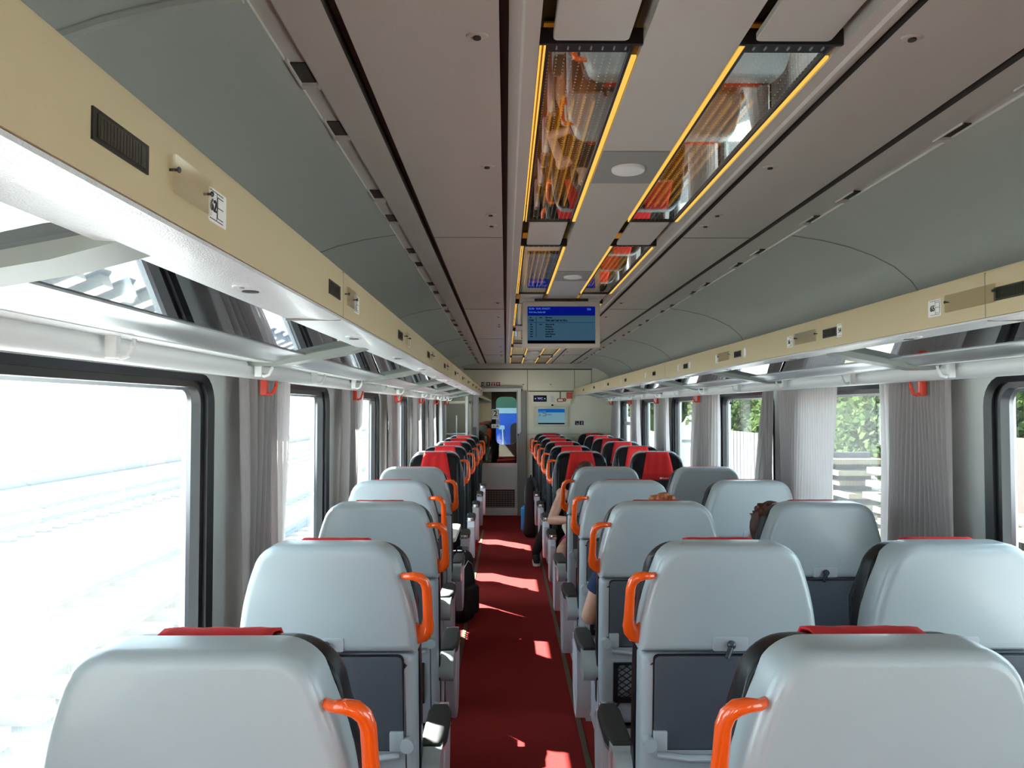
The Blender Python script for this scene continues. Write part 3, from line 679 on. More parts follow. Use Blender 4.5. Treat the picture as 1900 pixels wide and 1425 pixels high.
# right side measured positions: distance along the coach = 1430*1.10/(px-938)
dr = [(1.545, 1.70, 1.905, '65', None, None)]
D = lambda px: 1430 * 1.10 / (px - 938)
dr = [(D(1915) + .0, D(1862), D(1753), '65', None, None), (D(1556), D(1521), D(1474), '56', D(1566) - .0, '54'),
      (D(1377), D(1357), D(1335), '', D(1384) - .02, ''), (D(1277), None, D(1262), '', D(1280) - .03, ''), (D(1215) - .04, None, D(1200), '', None, None),
      (7.0, None, 7.3, '', None, None), (8.2, None, 8.5, '', None, None), (9.5, None, 9.8, '', None, None), (10.8, None, 11.1, '', None, None)]
rack('right', [-.8, 1.15, 2.87, 4.50, 6.2, 7.9, 9.6, 11.3], dr)

# ------------------------------------------------------------------ hooks
ORD = ['first', 'second', 'third', 'fourth', 'fifth', 'sixth', 'seventh', 'eighth', 'ninth', 'tenth', 'eleventh', 'twelfth', 'thirteenth', 'fourteenth']
def hook_mesh(mat, parent, big):
    h = .09 if not big else .115
    MB().plate(rrect(-.011, .011, -h * .5, h * .5, .004), -.004, .020, (0, 0), (.003, .003), mp=lambda u, v, t: (t, u, v)).build('back_plate', mat, parent)
    MB().sweep([(.010, 0, -h * .2), (.014, 0, -h * .40), (.027, 0, -h * .47), (.042, 0, -h * .42), (.052, 0, -h * .2), (.055, 0, -h * .02)], [.006, .007, .007, .0065, .006, .005], 10).build('prong', mat, parent)
wl = [1.67, 2.66, 3.43, 4.32, 5.2, 6.1, 7.0, 7.9, 8.8, 9.7, 10.6, 11.5]
wr = [2.00 + .72, 3.50, 4.35, 5.2, 6.1, 7.0, 7.9, 8.8, 9.7, 10.6, 11.5]
protoW = empty('coat_hook'); hook_mesh(M['whiteplastic'], protoW, False)
protoO = empty('coat_hook'); hook_mesh(M['hook_orange'], protoO, True)
first = {'w': True, 'o': True}
for side, ys in (('left', wl), ('right', wr)):
    for i, y in enumerate(ys):
        o = protoW if first['w'] else copy_tree(protoW); first['w'] = False
        o.location = (-.857 if side == 'left' else MX + .857, y, Z(.152)); o.rotation_euler = (0, 0, 0 if side == 'left' else pi)
        tag(o, 'white coat hook on the %s rack tube, %s from the camera' % (side, ORD[i]), 'coat hook', 'white coat hooks under the racks')
for side, E, n in (('left', EL, 6), ('right', ER, 6)):
    for i in range(n):
        y = E + .225 + PITCH * i
        if y > 12: break
        if side == 'right' and i == 1: continue
        o = protoO if first['o'] else copy_tree(protoO); first['o'] = False
        o.location = (-.925 if side == 'left' else MX + .925, y, Z(.105)); o.rotation_euler = (0, 0, 0 if side == 'left' else pi)
        tag(o, 'orange coat hook in front of a %s curtain, %s from the camera' % (side, ORD[i if side == 'left' or i == 0 else i - 1]), 'coat hook', 'orange coat hooks on the window pillars')
        MB().box(-.06, 0, -.006, .006, .02, .05).build('wall_stud', M['hook_orange'], o, smooth=0)

# ------------------------------------------------------------------ curtains
def curtain(side, yt, yb, ntop, amp, label, z1=Z(.112), z0=.86, pleats=9, xo=.07, seed=0):
    rnd = random.Random(seed); ph = rnd.random() * 6; nu, nv = 120, 16; V = []; F = []
    xi = XL + xo if side == 'left' else XR - xo; s = 1 if side == 'left' else -1
    for j in range(nv + 1):
        t = j / nv; e = t ** 1.15
        a, b = yt[0] + (yb[0] - yt[0]) * e, yt[1] + (yb[1] - yt[1]) * e
        for i in range(nu + 1):
            u = i / nu
            uu = u + .012 * sin(7 * u + ph + 2 * t)
            q = sin(2 * pi * pleats * uu + ph + .6 * sin(3 * t + ph))
            q = math.copysign(abs(q) ** .7, q)
            x = xi + s * (amp * (1 + .5 * sin(5 * u + ph)) * q + .008 * sin(9 * u + 4 * t + ph))
            V.append((x, a + (b - a) * u, z1 + (z0 - z1) * t))
    for j in range(nv):
        for i in range(nu): F.append((j * (nu + 1) + i, j * (nu + 1) + i + 1, (j + 1) * (nu + 1) + i + 1, (j + 1) * (nu + 1) + i))
    o = MB().add(V, F).build('curtain', M['curtain'], smooth=80, recalc=False)
    return tag(o, label, 'curtain', 'pleated window curtains')
for i in range(6):
    y0 = EL + .12 + PITCH * i
    if i == 5: break
    curtain('left', (y0, y0 + .55), (y0 + .02, y0 + .52 - .06 * (i % 2)), 0, .022, 'gathered grey-brown curtain on the left wall, %s beyond the near window' % ORD[i], pleats=9, seed=i)
curtain('left', (11.52, 11.84), (11.5, 11.88), 0, .022, 'pale gathered curtain on the left wall beside the far luggage stand', seed=11)
curtain('right', (2.92, 3.36), (2.86, 3.44), 0, .010, 'flat pleated grey curtain on the right wall behind the orange hook, nearest the camera', pleats=16, seed=20, xo=.075)
curtain('right', (3.26, 3.50), (3.20, 3.50), 0, .018, 'narrow curtain fold hanging just beyond the nearest right curtain', pleats=4, seed=21, xo=.045)
curtain('right', (3.98, 4.80), (4.03, 4.80), 0, .007, 'wide sunlit pleated curtain half covering the second right window', pleats=22, seed=22, xo=.05)
curtain('right', (4.86, 4.98), (4.83, 5.42), 0, .016, 'tied curtain slanting beside the wide sunlit curtain on the right', pleats=6, seed=23, xo=.08)
for i, (a, b) in enumerate(((6.12, 6.85), (8.0, 8.72), (9.75, 10.4), (11.5, 12.05))):
    curtain('right', (a, b), (a - .05, b + .12), 0, .020, 'grey pleated curtain between right windows, %s past the slanting curtain' % ORD[i], pleats=9, seed=30 + i)

# ------------------------------------------------------------------ ceiling lamps
def lamp(xa, xb, y0, label):
    r = empty('ceiling_light', (0, 0, 0)); tag(r, label, 'ceiling light', 'long ceiling lights')
    L_ = 1.45; y1 = y0 + L_; zc = Z(.715)
    mb = MB()
    for x in (xa + .014, xb - .022): mb.box(x, x + .006, y0, y1, zc - .001, zc + .03)
    mb.box(xa, xb, y0 - .004, y0 + .004, zc - .002, zc + .03); mb.box(xa + .014, xb - .014, y1 - .003, y1 + .003, zc, zc + .03)
    mb.build('frame', M['black'], r, smooth=0)
    mb = MB(); mb.add([(xa + .001, y0 + .01, zc), (xa + .001, y1, zc), (xa + .006, y1, zc + .006), (xa + .006, y0 + .01, zc + .006)], [(0, 1, 2, 3)])
    mb.box(xa + .0105, xa + .0135, y0 + .01, y1, zc, zc + .012)
    mb.build('light_strip', M['gold'], r, smooth=0)
    MB().box(xb - .0145, xb - .003, y0 + .06, y1, zc + .001, zc + .006).build('light_strip', M['gold'], r, smooth=0)
    MB().box(xa + .02, xb - .022, y0 + .045, y1 - .003, zc + .006, zc + .009).build('glass', M['lampglass'], r, smooth=0)
    lv = MB().box(xa + .02, xb - .022, y0 + .004, y0 + .045, zc + .004, zc + .008).build('louvre', M['black'], r, smooth=0)
    mb = MB()
    for q in range(7):
        xx = xa + .034 + .023 * q; mb.box(xx, xx + .003, y0 + .018, y0 + .03, zc + .001, zc + .004)
    mb.build('louvre_pin', M['alu'], lv, smooth=0)
    MB().box(xa + .012, xb - .012, y0 + .05, y1 - .005, zc + .066, zc + .070).build('reflector', M['reflector'], r, smooth=0)
    for q in range(5):
        xx = xa + .050 + .026 * q
        MB().cyl((xx, y0 + .40 - .03 * (q % 2), zc + .045), (xx, y1 - .06, zc + .045), .0035, 8).build('lamp_tube', M['tube'], r)
    MB().plate(rrect(xa + .026, xb - .030, y1 + .012, y0 + 1.88 - .012, .01), zc - .001, zc + .012, (.003, .003), mp=lambda u, v, t: (u, v, t)).build('cover_plate', M['ceil'], r)
    return r
for k in range(-1, 6):
    y0 = 1.49 + 1.88 * k
    if y0 + 1.5 > YE: y0 = y0
    for nm, xa, xb in (('left', .066, .27), ('right', .46, .664)):
        if k == -1: lab = 'long mirrored ceiling light in the %s channel, above and behind the camera' % nm
        else: lab = 'mirrored ceiling light with gold edge strips in the %s channel, %s ahead of the camera' % (nm, ORD[k])
        if y0 + 1.5 < YE: lamp(xa, xb, y0, lab)
MB().prism([(.066, .717), (.066, .735), (.27, .735), (.27, .717)], 12.5, YE, lambda x, y, z: (x, y, Z(z))).build('end_block', M['ceil'], ceil, smooth=0)
MB().prism([(.46, .717), (.46, .735), (.664, .735), (.664, .717)], 12.5, YE, lambda x, y, z: (x, y, Z(z))).build('end_block', M['ceil'], ceil, smooth=0)
for i, y in enumerate((2.27, 4.15, 6.02, 7.88, 9.75, 11.55)):
    r = empty('ceiling_speaker', (0, 0, 0)); tag(r, 'round white grille on a grey plate in the ceiling centre, %s from the camera' % ORD[i], 'speaker', 'round ceiling grilles')
    MB().box(.271, .459, y - .15, y + .15, Z(.7115), Z(.715)).build('mounting_plate', M['jamb'], r, smooth=0)
    MB().plate([(.365 + .05 * cos(a * pi / 16), y + .05 * sin(a * pi / 16)) for a in range(32)], Z(.702), Z(.7115), (.006, .006), mp=lambda u, v, t: (u, v, t)).build('grille', M['paper'], r)

# ------------------------------------------------------------------ seats
def lean(z): return .10 * (1.35 - z)
def sp_(u, v, t): return (u, t + lean(v), v)
def shell_outline(hw, z0, z1, r, a0=.38, p=2.0):
    cz = z1 - r; zs = cz + r * sin(a0); H = zs - z0; tp = math.tan(a0) * H / p
    P = [(hw - tp * (k / 8) ** p, z0 + H * k / 8) for k in range(9)]
    cx = hw - tp - r * cos(a0)
    for k in range(1, 9):
        a = a0 + (pi / 2 - a0) * k / 8; P.append((cx + r * cos(a), cz + r * sin(a)))
    return P + [(-x, z) for x, z in P[::-1]]
def make_seat(s, handle=True):
    # local frame: rear of the backrest at y=0, sitter looks along +y, aisle on the s side
    root = empty('train_seat')
    sh = MB().plate(shell_outline(.263, 1.03, 1.350, .088), 0, .110, (.027, .032), (.008, .008), sp_, 6).build('back_shell', M['shell'], root, smooth=50)
    MB().plate(rrect(-.052, .052, 1.036, 1.078, .008), -.0025, .02, (.002, .002), mp=sp_).build('latch_plate', M['frame'], sh)
    MB().ball((0, -.012 + lean(1.058), 1.058), .013, .012, .013).sweep([(0, -.014 + lean(1.05), 1.056), (-.018, -.03 + lean(1.03), 1.025)], [.0085, .0075], 10).build('tray_latch', M['knob'], root)
    MB().plate(rrect(-.258, .258, .40, 1.024, .02), .004, .105, (.03, .022), (.008, .008), sp_).build('lower_frame', M['frame'], root, smooth=50)
    tr = MB().plate(rrect(-.222, .222, .742, 1.022, .016), -.006, .02, (.002, .002), mp=sp_).build('tray_table', M['tray'], root)
    MB().plate(rrect(-.226, .226, .738, 1.026, .018), -.001, .01, mp=sp_).build('tray_surround', M['black'], root)
    mb = MB(); mb.sweep([(-.21, lean(.72) + .002, .722), (-.12, lean(.72) - .012, .716), (.12, lean(.72) - .012, .716), (.21, lean(.72) + .002, .722)], [(.012, .010)] * 4, 10)
    mb.build('tray_ledge', M['frame'], root)
    for q in (-1, 1):
        b = MB().plate(rrect(*sorted((q * .224, q * .184)), .742, .80, .004), -.016, .0, (.002, .002), mp=sp_).build('tray_bracket', M['frame'], root)
        MB().cyl((q * .236, lean(.762) - .028, .762), (q * .236, lean(.762) + .01, .762), .020, 18).build('pivot_disc', M['shell'], b)
    # net pocket
    npk = MB(); f = .010
    for (a, b_, c, d_) in ((-.205, -.185, .50, .672), (.185, .205, .50, .672), (-.205, .205, .50, .522), (-.205, .205, .664, .672)):
        npk.plate(rrect(a, b_, c, d_, .003, 2), -.012, .004, mp=sp_)
    pk = npk.build('net_pocket', M['black'], root)
    net = MB(); st = .038
    for sg in (1, -1):
        for i in range(-5, 16):
            x0 = -.187 + i * st; 
            pts = []
            a0, b0 = (x0, .522), (x0 + sg * .20, .664)
            # clip to the frame
            def cl(p, q):
                res = []
                for u in (p, q): res.append(list(u))
                for e in (0, 1):
                    for lim, s2 in ((-.187, 1), (.187, -1)):
                        if (res[e][0] - lim) * s2 < 0:
                            o_ = res[1 - e]
                            if (o_[0] - lim) * s2 <= 0: return None
                            t = (lim - res[e][0]) / (o_[0] - res[e][0]); res[e][1] += (o_[1] - res[e][1]) * t; res[e][0] = lim
                return res
            c_ = cl(a0, b0)
            if c_: net.bar(sp_(c_[0][0], c_[0][1], -.008), sp_(c_[1][0], c_[1][1], -.008), .0035, .0035)
    net.build('netting', M['black'], pk, smooth=0)
    # upholstery
    up = MB().plate(shell_outline(.264, .46, 1.338, .100, .3, 7.0), .095, .195, (.010, .010), (.036, .045), sp_, 6).build('backrest_cushion', M['leather'], root, smooth=50)
    for q in (-1, 1):
        MB().sweep([sp_(q * .205, 1.25, .172), sp_(q * .222, 1.15, .178), sp_(q * .220, .98, .176), sp_(q * .218, .72, .175), sp_(q * .21, .52, .165)], [(.024, .02), (.030, .034), (.028, .032), (.028, .032), (.02, .02)], 12).build('side_bolster', M['leather'], up)
    cv = MB()
    n = 10; V = []; F = []
    path = [(.115, 1.339, .100), (.150, 1.343, .100), (.182, 1.336, .102), (.197, 1.30, .110), (.200, 1.23, .125), (.201, 1.16, .138), (.200, 1.098, .150)]
    for (t, z, hw) in path:
        for i in range(n + 1): V.append(sp_(-hw + 2 * hw * i / n, z, t + .0035 * sin(i * 1.9 + z * 9)))
    for j in range(len(path) - 1):
        for i in range(n): F.append((j * (n + 1) + i, j * (n + 1) + i + 1, (j + 1) * (n + 1) + i + 1, (j + 1) * (n + 1) + i))
    c_ = cv.add(V, F).build('headrest_cover', M['red'], root, smooth=60, recalc=False)
    m_ = c_.modifiers.new('thickness', 'SOLIDIFY'); m_.thickness = .006; m_.offset = 1
    text('České dráhy', .017, M['paper'], sp_(-.035, 1.115, .2105), (pi / 2, 0, pi), c_, name='printed_name', align='LEFT')
    MB().plate(rrect(-.032, -.010, 1.109, 1.122, .003), .2085, .2105, mp=sp_).build('printed_emblem', M['paper'], c_, smooth=0)
    sc = MB().plate(rrect(-.245, .245, .17, .665, .05), .36, .475, (.02, .02), (.045, .035), mp=lambda u, v, t: (u, v, t + .03 * (v - .17)), seg=5).build('seat_cushion', M['leather'], root, smooth=50)
    mb = MB(); mb.box(-.24, .24, .14, .62, .30, .365); mb.box(-.20, -.15, .20, .56, .03, .31); mb.box(.15, .20, .20, .56, .03, .31); mb.box(-.22, .22, .16, .60, 0, .03)
    mb.build('pedestal', M['frame'], root, smooth=0)
    # armrests
    for q in (s, -s):
        a0, a1 = (.262, .330) if q == s else (.250, .290)
        hg = MB().sweep([(q * (a0 - .02), .225, .602), (q * (a1 - .01), .225, .602)], [(.058, .058)] * 2, 20, up=(0, 0, 1))
        hg.plate(rrect(.225, .34, .545, .66, .01, 2), q * (a0 - .02), q * (a1 - .01), mp=lambda u, v, t: (t, u, v)) 
        hg.build('arm_hinge', M['shell'], root, smooth=40)
        wi = [(q * (a0 - .014), .27), (q * (a1 - .018), .27), (q * a1, .36), (q * a1, .55), (q * (a1 - .015), .605), (q * (a0 - .004), .605), (q * (a0 - .014), .55)]
        ap = MB().plate(wi, .632, .672, (.006, .008), (.012, .012), mp=lambda u, v, t: (u, v, t)).build('arm_pad', M['softblack'], root, smooth=50)
        MB().plate([(x * .995, y) for x, y in wi], .618, .634, (.004, .004), (0, 0), mp=lambda u, v, t: (u, v, t)).build('arm_core', M['alu'], ap, smooth=50)
        if q == s: MB().plate(rrect(*sorted((q * (a0 - .004), q * (a1 - .012))), .605, .628, .004, 2), .63, .668, (.003, .003), (.003, .003), mp=lambda u, v, t: (u, v, t)).build('arm_cap', M['chrome'], ap)
    fp = [(.42, .600), (.47, .630), (.655, .630), (.69, .585), (.66, .36), (.60, .27), (.50, .27), (.42, .40)]
    MB().plate(fp, s * .268, s * .318, (.008, .008) if s < 0 else (.0, .0), (.012, .012) if s > 0 else (.008, .008), mp=lambda u, v, t: (t, u, v)).build('side_fairing', M['lilac'], root, smooth=40)
    MB().plate([(.10, .40), (.16, .56), (.42, .56), (.42, .30), (.14, .30)], s * .245, s * .262, mp=lambda u, v, t: (t, u, v)).build('side_plate', M['frame'], root, smooth=0)
    if handle:
        p = [(s * .218, .026, 1.258), (s * .236, .008, 1.259), (s * .256, .002, 1.261), (s * .274, .004, 1.256), (s * .287, .008, 1.243), (s * .293, .012, 1.222), (s * .294, .018, 1.18),
             (s * .295, .026, 1.13), (s * .294, .032, 1.108), (s * .288, .038, 1.090), (s * .276, .044, 1.080), (s * .262, .048, 1.078), (s * .248, .052, 1.078)]
        rd = [.009, .0105, .0125, .0145, .0145, .0145, .0145, (.0155, .0145), (.019, .0145), (.023, .0145), (.028, .0145), (.032, .015), (.034, .015)]
        rd = [(r_ if isinstance(r_, tuple) else (r_, r_)) for r_ in rd]
        MB().sweep([(a, b + lean(c), c) for a, b, c in p], rd, 14, up=(0, 1, 0)).build('grab_handle', M['orange'], root, smooth=60)
    return root
ROWB = [1.27, 2.25, 3.23, 4.20, 5.17]
ROWF = [7.22, 8.26, 9.31, 10.36, 11.40, 12.42]
pa = {1: make_seat(1), -1: make_seat(-1), 0: make_seat(-1, False)}
used = {1: False, -1: False, 0: False}
def place(kind, x, y, rz, label, group):
    o = pa[kind] if not used[kind] else copy_tree(pa[kind]); used[kind] = True
    o.location = (x, y, 0); o.rotation_euler = (0, 0, rz); tag(o, label, 'train seat', group); return o
LX = [-.520, -.524, -.548, -.632, -.628]
RX = [.655, .660, .662, .670, .682]
gB = 'white-backed seats facing away'; gF = 'seats facing the camera with red headrest covers'
for i in range(5):
    place(1, LX[i], ROWB[i], 0, 'single seat left of the aisle seen from behind, %s row from the camera' % ORD[i], gB)
    place(-1, RX[i], ROWB[i], 0, 'seat right of the aisle seen from behind, %s row from the camera' % ORD[i], gB)
    if i: place(0, 1.335 + .006 * i, ROWB[i], 0, 'right window seat seen from behind without grab handle, %s of its column' % ORD[i - 1], gB)
for i in range(6):
    if i < 5: place(-1, -.640 + .008 * i, ROWF[i], pi, 'black leather single seat with red cover left of the aisle, %s facing row' % ORD[i], gF)
    place(1, .690, ROWF[i], pi, 'black leather seat with red cover right of the aisle, %s facing row' % ORD[i], gF)
    place(0, 1.385, ROWF[i], pi, 'black leather window seat with red cover on the right, %s facing row' % ORD[i], gF)

# tables between the facing seats
for nm, x0, x1 in (('left', XL + .01, -.375), ('right', .475, XR - .01)):
    r = empty('table', ((x0 + x1) / 2, 6.2, 0)); tag(r, 'pale table between the facing seats on the %s side' % nm, 'table')
    W = (x1 - x0) / 2
    MB().plate(rrect(-W, W, -.36, .36, .05), .735, .772, (.008, .01), (.008, .01), mp=lambda u, v, t: (u, v, t)).build('table_top', M['table'], r)
    e = -W + .08 if nm == 'left' else W - .08
    mb = MB(); mb.box(e - .07, e + .06, -.30, .30, .66, .735); mb.build('wall_bracket', M['frame'], r, smooth=0)
    mb = MB(); mb.box(e - .03, e + .03, -.05, .05, .0, .67); mb.build('leg', M['frame'], r, smooth=0)

# luggage stand beside the door
r = empty('luggage_stand', (0, 0, 0)); tag(r, 'luggage stand of white posts beyond the last seats at the far left', 'luggage stand')
for x, zt, ra in ((-.94, .10, .024), (-.76, -.12, .011), (-.60, .17, .024)):
    mb = MB().cyl((x, 11.95, 0), (x, 11.95, Z(zt)), ra, 14); mb.ball((x, 11.95, Z(zt)), ra, ra, ra); mb.build('post', M['whiteplastic'], r)
for z in (.55, Z(-.40)):
    MB().cyl((-1.0, 11.95, z), (-.58, 11.95, z), .014, 10).build('rail', M['whiteplastic'], r)
    MB().box(-1.02, -.58, 11.96, 12.55, z - .012, z + .004).build('shelf', M['alu'], r, smooth=0)
mb = MB(); mb.box(-1.02, -.545, 12.02, 12.05, Z(.07), Z(.11)); mb.box(-.57, -.545, 12.02, 12.58, 0, Z(.11)); mb.build('side_panel', M['endwall'], r, smooth=0)

# ------------------------------------------------------------------ people
def limb(mb, pts, rad, n=14): mb.sweep(pts, rad, n); [mb.ball(p, (r if not isinstance(r, tuple) else r[0]), (r if not isinstance(r, tuple) else r[0]), (r if not isinstance(r, tuple) else r[1]), 12, 8) for p, r in zip(pts, rad)]
def remesh(o, v, it=4):
    m = o.modifiers.new('r', 'REMESH'); m.mode = 'VOXEL'; m.voxel_size = v; m.use_smooth_shade = True
    m = o.modifiers.new('s', 'SMOOTH'); m.iterations = it; m.factor = .5
def person(loc, rz, label, head, sh, el, wr_, kn, ft, hair, hairlong, shirt, sleeve, trousers, legskin, shoes=True, nm='person'):
    """sitting figure; local frame like a seat: looks along +y, seat rear at y=0. joints given for both sides (index 0 = -x)"""
    root = empty(nm, loc, rz); tag(root, label, 'person')
    H = Vector(head)                                     # centre of the head
    body = MB()
    pel = Vector((0, .32, .555)); chest = Vector(((sh[0][0] + sh[1][0]) / 2, (sh[0][1] + sh[1][1]) / 2, (sh[0][2] + sh[1][2]) / 2 - .13))
    neck = Vector(((sh[0][0] + sh[1][0]) / 2, chest.y - .0, (sh[0][2] + sh[1][2]) / 2 + .035))
    limb(body, [pel, (pel + chest) / 2 + Vector((0, -.01, 0)), chest], [(.155, .11), (.135, .10), (.155, .12)], 18)
    limb(body, [chest + Vector((0, 0, .06)), neck], [(.12, .10), (.06, .06)], 16)
    limb(body, [neck, H + Vector((0, -.01, -.06))], [.055, .052], 14)
    body.ball(H, .074, .093, .108, 22, 16); body.ball(H + Vector((0, .035, -.052)), .052, .055, .055, 18, 12)
    body.sweep([H + Vector((0, .086, .015)), H + Vector((0, .105, -.020)), H + Vector((0, .09, -.030))], [.010, .014, .012], 10)
    for q in (-1, 1): body.ball(H + Vector((q * .076, -.005, -.005)), .009, .018, .030, 10, 8)
    for i, q in enumerate((-1, 1)):
        S_, E_, W_ = Vector(sh[i]), Vector(el[i]), Vector(wr_[i])
        limb(body, [chest + Vector((q * .06, 0, .08)), S_, (S_ + E_) / 2, E_], [.062, .055, .046, .040])
        limb(body, [E_, E_ * .65 + W_ * .35, W_], [.040, .041, .027])
        f = (W_ - E_).normalized(); side_ = f.cross(Vector((0, 0, 1))).normalized(); upv = side_.cross(f)
        palm = W_ + f * .075
        body.sweep([W_, W_ + f * .035, palm, palm + f * .015], [(.026, .020), (.036, .016), (.042, .014), (.040, .012)], 12)
        for j, (off, ln) in enumerate(((-.031, .062), (-.011, .074), (.010, .070), (.030, .055))):
            b0 = palm + side_ * off; k1 = b0 + f * ln * .45 + upv * -.004; k2 = k1 + f * ln * .28 - upv * .014; k3 = k2 + f * ln * .18 - upv * .018
            body.sweep([b0, k1, k2, k3], [.0095, .009, .0085, .007], 8)
        t0 = W_ + f * .02 - side_ * q * .026
        body.sweep([t0, t0 + f * .025 - side_ * q * .022, t0 + f * .055 - side_ * q * .026 - upv * .008], [.013, .011, .009], 8)
        K, Ft = Vector(kn[i]), Vector(ft[i])
        limb(body, [pel + Vector((q * .085, 0, 0)), (pel + Vector((q * .085, 0, 0)) + K) / 2, K], [.088, .076, .058])
        limb(body, [K, K * .65 + Ft * .35, Ft + Vector((0, 0, .06))], [.057, .056, .036])
        limb(body, [Ft + Vector((0, -.03, .02)), Ft + Vector((0, .10, .012)), Ft + Vector((0, .17, .0))], [.034, .032, .022])
    o = body.build('body', M['skin'], root, smooth=0, recalc=False); remesh(o, .0065, 5)
    # face
    for q in (-1, 1):
        e_ = MB().ball(H + Vector((q * .030, .079, .008)), .013, .012, .009).build('eye', M['eye'], root)
        MB().ball(H + Vector((q * .030, .090, .008)), .0055, .0025, .0055).build('iris', M['ink'], e_)
        MB().sweep([H + Vector((q * .045, .078, .028)), H + Vector((q * .03, .088, .034)), H + Vector((q * .014, .090, .029))], .0035, 6).build('eyebrow', M[hair], root)
    MB().sweep([H + Vector((-.022, .083, -.057)), H + Vector((0, .093, -.055)), H + Vector((.022, .083, -.057))], [(.002, .002), (.006, .005), (.002, .002)], 8).build('mouth', M['lips'], root)
    # hair
    hm = MB(); hm.ball(H + Vector((0, -.018, .018)), .088, .098, .108, 20, 14)
    hm.ball(H + Vector((0, -.05, -.02)), .078, .06, .085, 16, 10)
    if hairlong:
        for q in (-1, 1):
            hm.sweep([H + Vector((q * .06, .0, .06)), H + Vector((q * .09, .0, -.03)), H + Vector((q * .10, .01, -.13)), H + Vector((q * .115, .05, -.25)), H + Vector((q * .10, .08, -.34))], [(.03, .03), (.032, .04), (.036, .045), (.032, .035), (.012, .012)], 12)
        hm.sweep([H + Vector((0, -.06, .02)), H + Vector((0, -.08, -.12)), H + Vector((0, -.06, -.26))], [(.08, .05), (.09, .035), (.07, .02)], 14)
    else:
        rr = random.Random(3)
        for _ in range(60):
            a, b = rr.uniform(0, 2 * pi), rr.uniform(0, 1.15); d0 = Vector((sin(b) * cos(a), sin(b) * sin(a) - .1, cos(b)))
            p0 = H + Vector((0, -.018, .018)) + Vector((d0.x * .082, d0.y * .09, d0.z * .10)); hm.sweep([p0, p0 + d0 * .012 + Vector((rr.uniform(-.008, .008), rr.uniform(-.01, .01), .004)), p0 + d0 * .022 + Vector((rr.uniform(-.02, .02), rr.uniform(-.02, .02), 0))], [.010, .007, .002], 6)
    # keep the face clear
    hm.v = [(x, min(y, H.y + .045 + max(0, (z - H.z - .055)) * .5), z) if abs(x - H.x) < .06 and z < H.z + (.035 if hairlong else .12) else (x, y, z) for x, y, z in hm.v]
    o = hm.build('hair', M[hair], root, smooth=0, recalc=False); remesh(o, .006, 2)
    # clothes
    top = MB()
    limb(top, [pel + Vector((0, 0, .0)), (pel + chest) / 2, chest], [(.172, .128), (.150, .116), (.170, .134)], 18)
    limb(top, [chest + Vector((0, 0, .05)), neck - Vector((0, 0, .03))], [(.135, .115), (.075, .072)], 16)
    for i, q in enumerate((-1, 1)):
        S_, E_ = Vector(sh[i]), Vector(el[i])
        if sleeve > 0:
            e2 = S_ + (E_ - S_) * sleeve
            top.sweep([chest + Vector((q * .06, 0, .08)), S_, e2], [.078, .070, .060], 16); top.ball(S_, .070, .070, .066)
            if sleeve >= 1: top.sweep([E_, Vector(wr_[i])], [.054, .036], 14); top.ball(E_, .054, .054, .054)
        else:
            top.sweep([chest + Vector((q * .10, 0, .0)), chest + Vector((q * .085, 0, .13))], [.07, .03], 12)
    o = top.build('shirt', M[shirt], root, smooth=0, recalc=False); remesh(o, .008, 4)
    tw = MB(); tw.ball(pel + Vector((0, -.01, -.01)), .175, .14, .115)
    for i, q in enumerate((-1, 1)):
        K, Ft = Vector(kn[i]), Vector(ft[i]); hp = pel + Vector((q * .085, 0, 0))
        if legskin: tw.sweep([hp, hp + (K - hp) * .5], [.100, .092], 16)
        else:
            limb(tw, [hp, (hp + K) / 2, K], [.098, .088, .070]); limb(tw, [K, K * .6 + Ft * .4, Ft + Vector((0, 0, .08))], [.069, .064, .050])
    o = tw.build('shorts' if legskin else 'trousers', M[trousers], root, smooth=0, recalc=False); remesh(o, .008, 4)
    for i in (0, 1):
        Ft = Vector(ft[i]); zf = Ft.z - .045
        sb = MB(); limb(sb, [Ft + Vector((0, -.03, .02)), Ft + Vector((0, .09, .012)), Ft + Vector((0, .17, -.002))], [.044, .042, .034]); sb.sweep([Ft + Vector((0, -.03, .02)), Ft + Vector((0, -.03, .06))], [.045, .045], 14)
        so = sb.build('shoe', M['blackcloth'], root, smooth=0, recalc=False); remesh(so, .006, 3)
        MB().plate(rrect(Ft.x - .042, Ft.x + .042, Ft.y - .08, Ft.y + .21, .04), zf, zf + .028, (.004, .004), mp=lambda u, v, t: (u, v, t)).build('sole', M['sole'], so)
    return root
# man in navy shirt, third row, right aisle seat
person((.662, 3.23, 0), 0, 'person with ginger hair and navy T-shirt, elbow on the third right armrest',
       (.055, .300, 1.228), [(-.19, .30, 1.045), (.20, .30, 1.045)], [(-.275, .34, .795), (.26, .36, .80)], [(-.20, .60, .735), (.16, .62, .735)],
       [(-.13, .80, .575), (.13, .80, .575)], [(-.14, .72, .05), (.14, .72, .05)], 'hair_red', False, 'navy', .55, 'jeans', False)
# sitter leaning in the third row window seat
person((1.347, 3.23, 0), 0, 'person with auburn hair leaning towards the aisle in the third row window seat',
       (-.162, .25, 1.195), [(-.27, .31, 1.02), (.10, .31, 1.00)], [(-.30, .45, .80), (.20, .42, .78)], [(-.15, .62, .70), (.10, .64, .70)],
       [(-.12, .80, .575), (.12, .80, .575)], [(-.12, .72, .05), (.12, .72, .05)], 'hair_auburn', False, 'navy', 1.0, 'jeans', False)
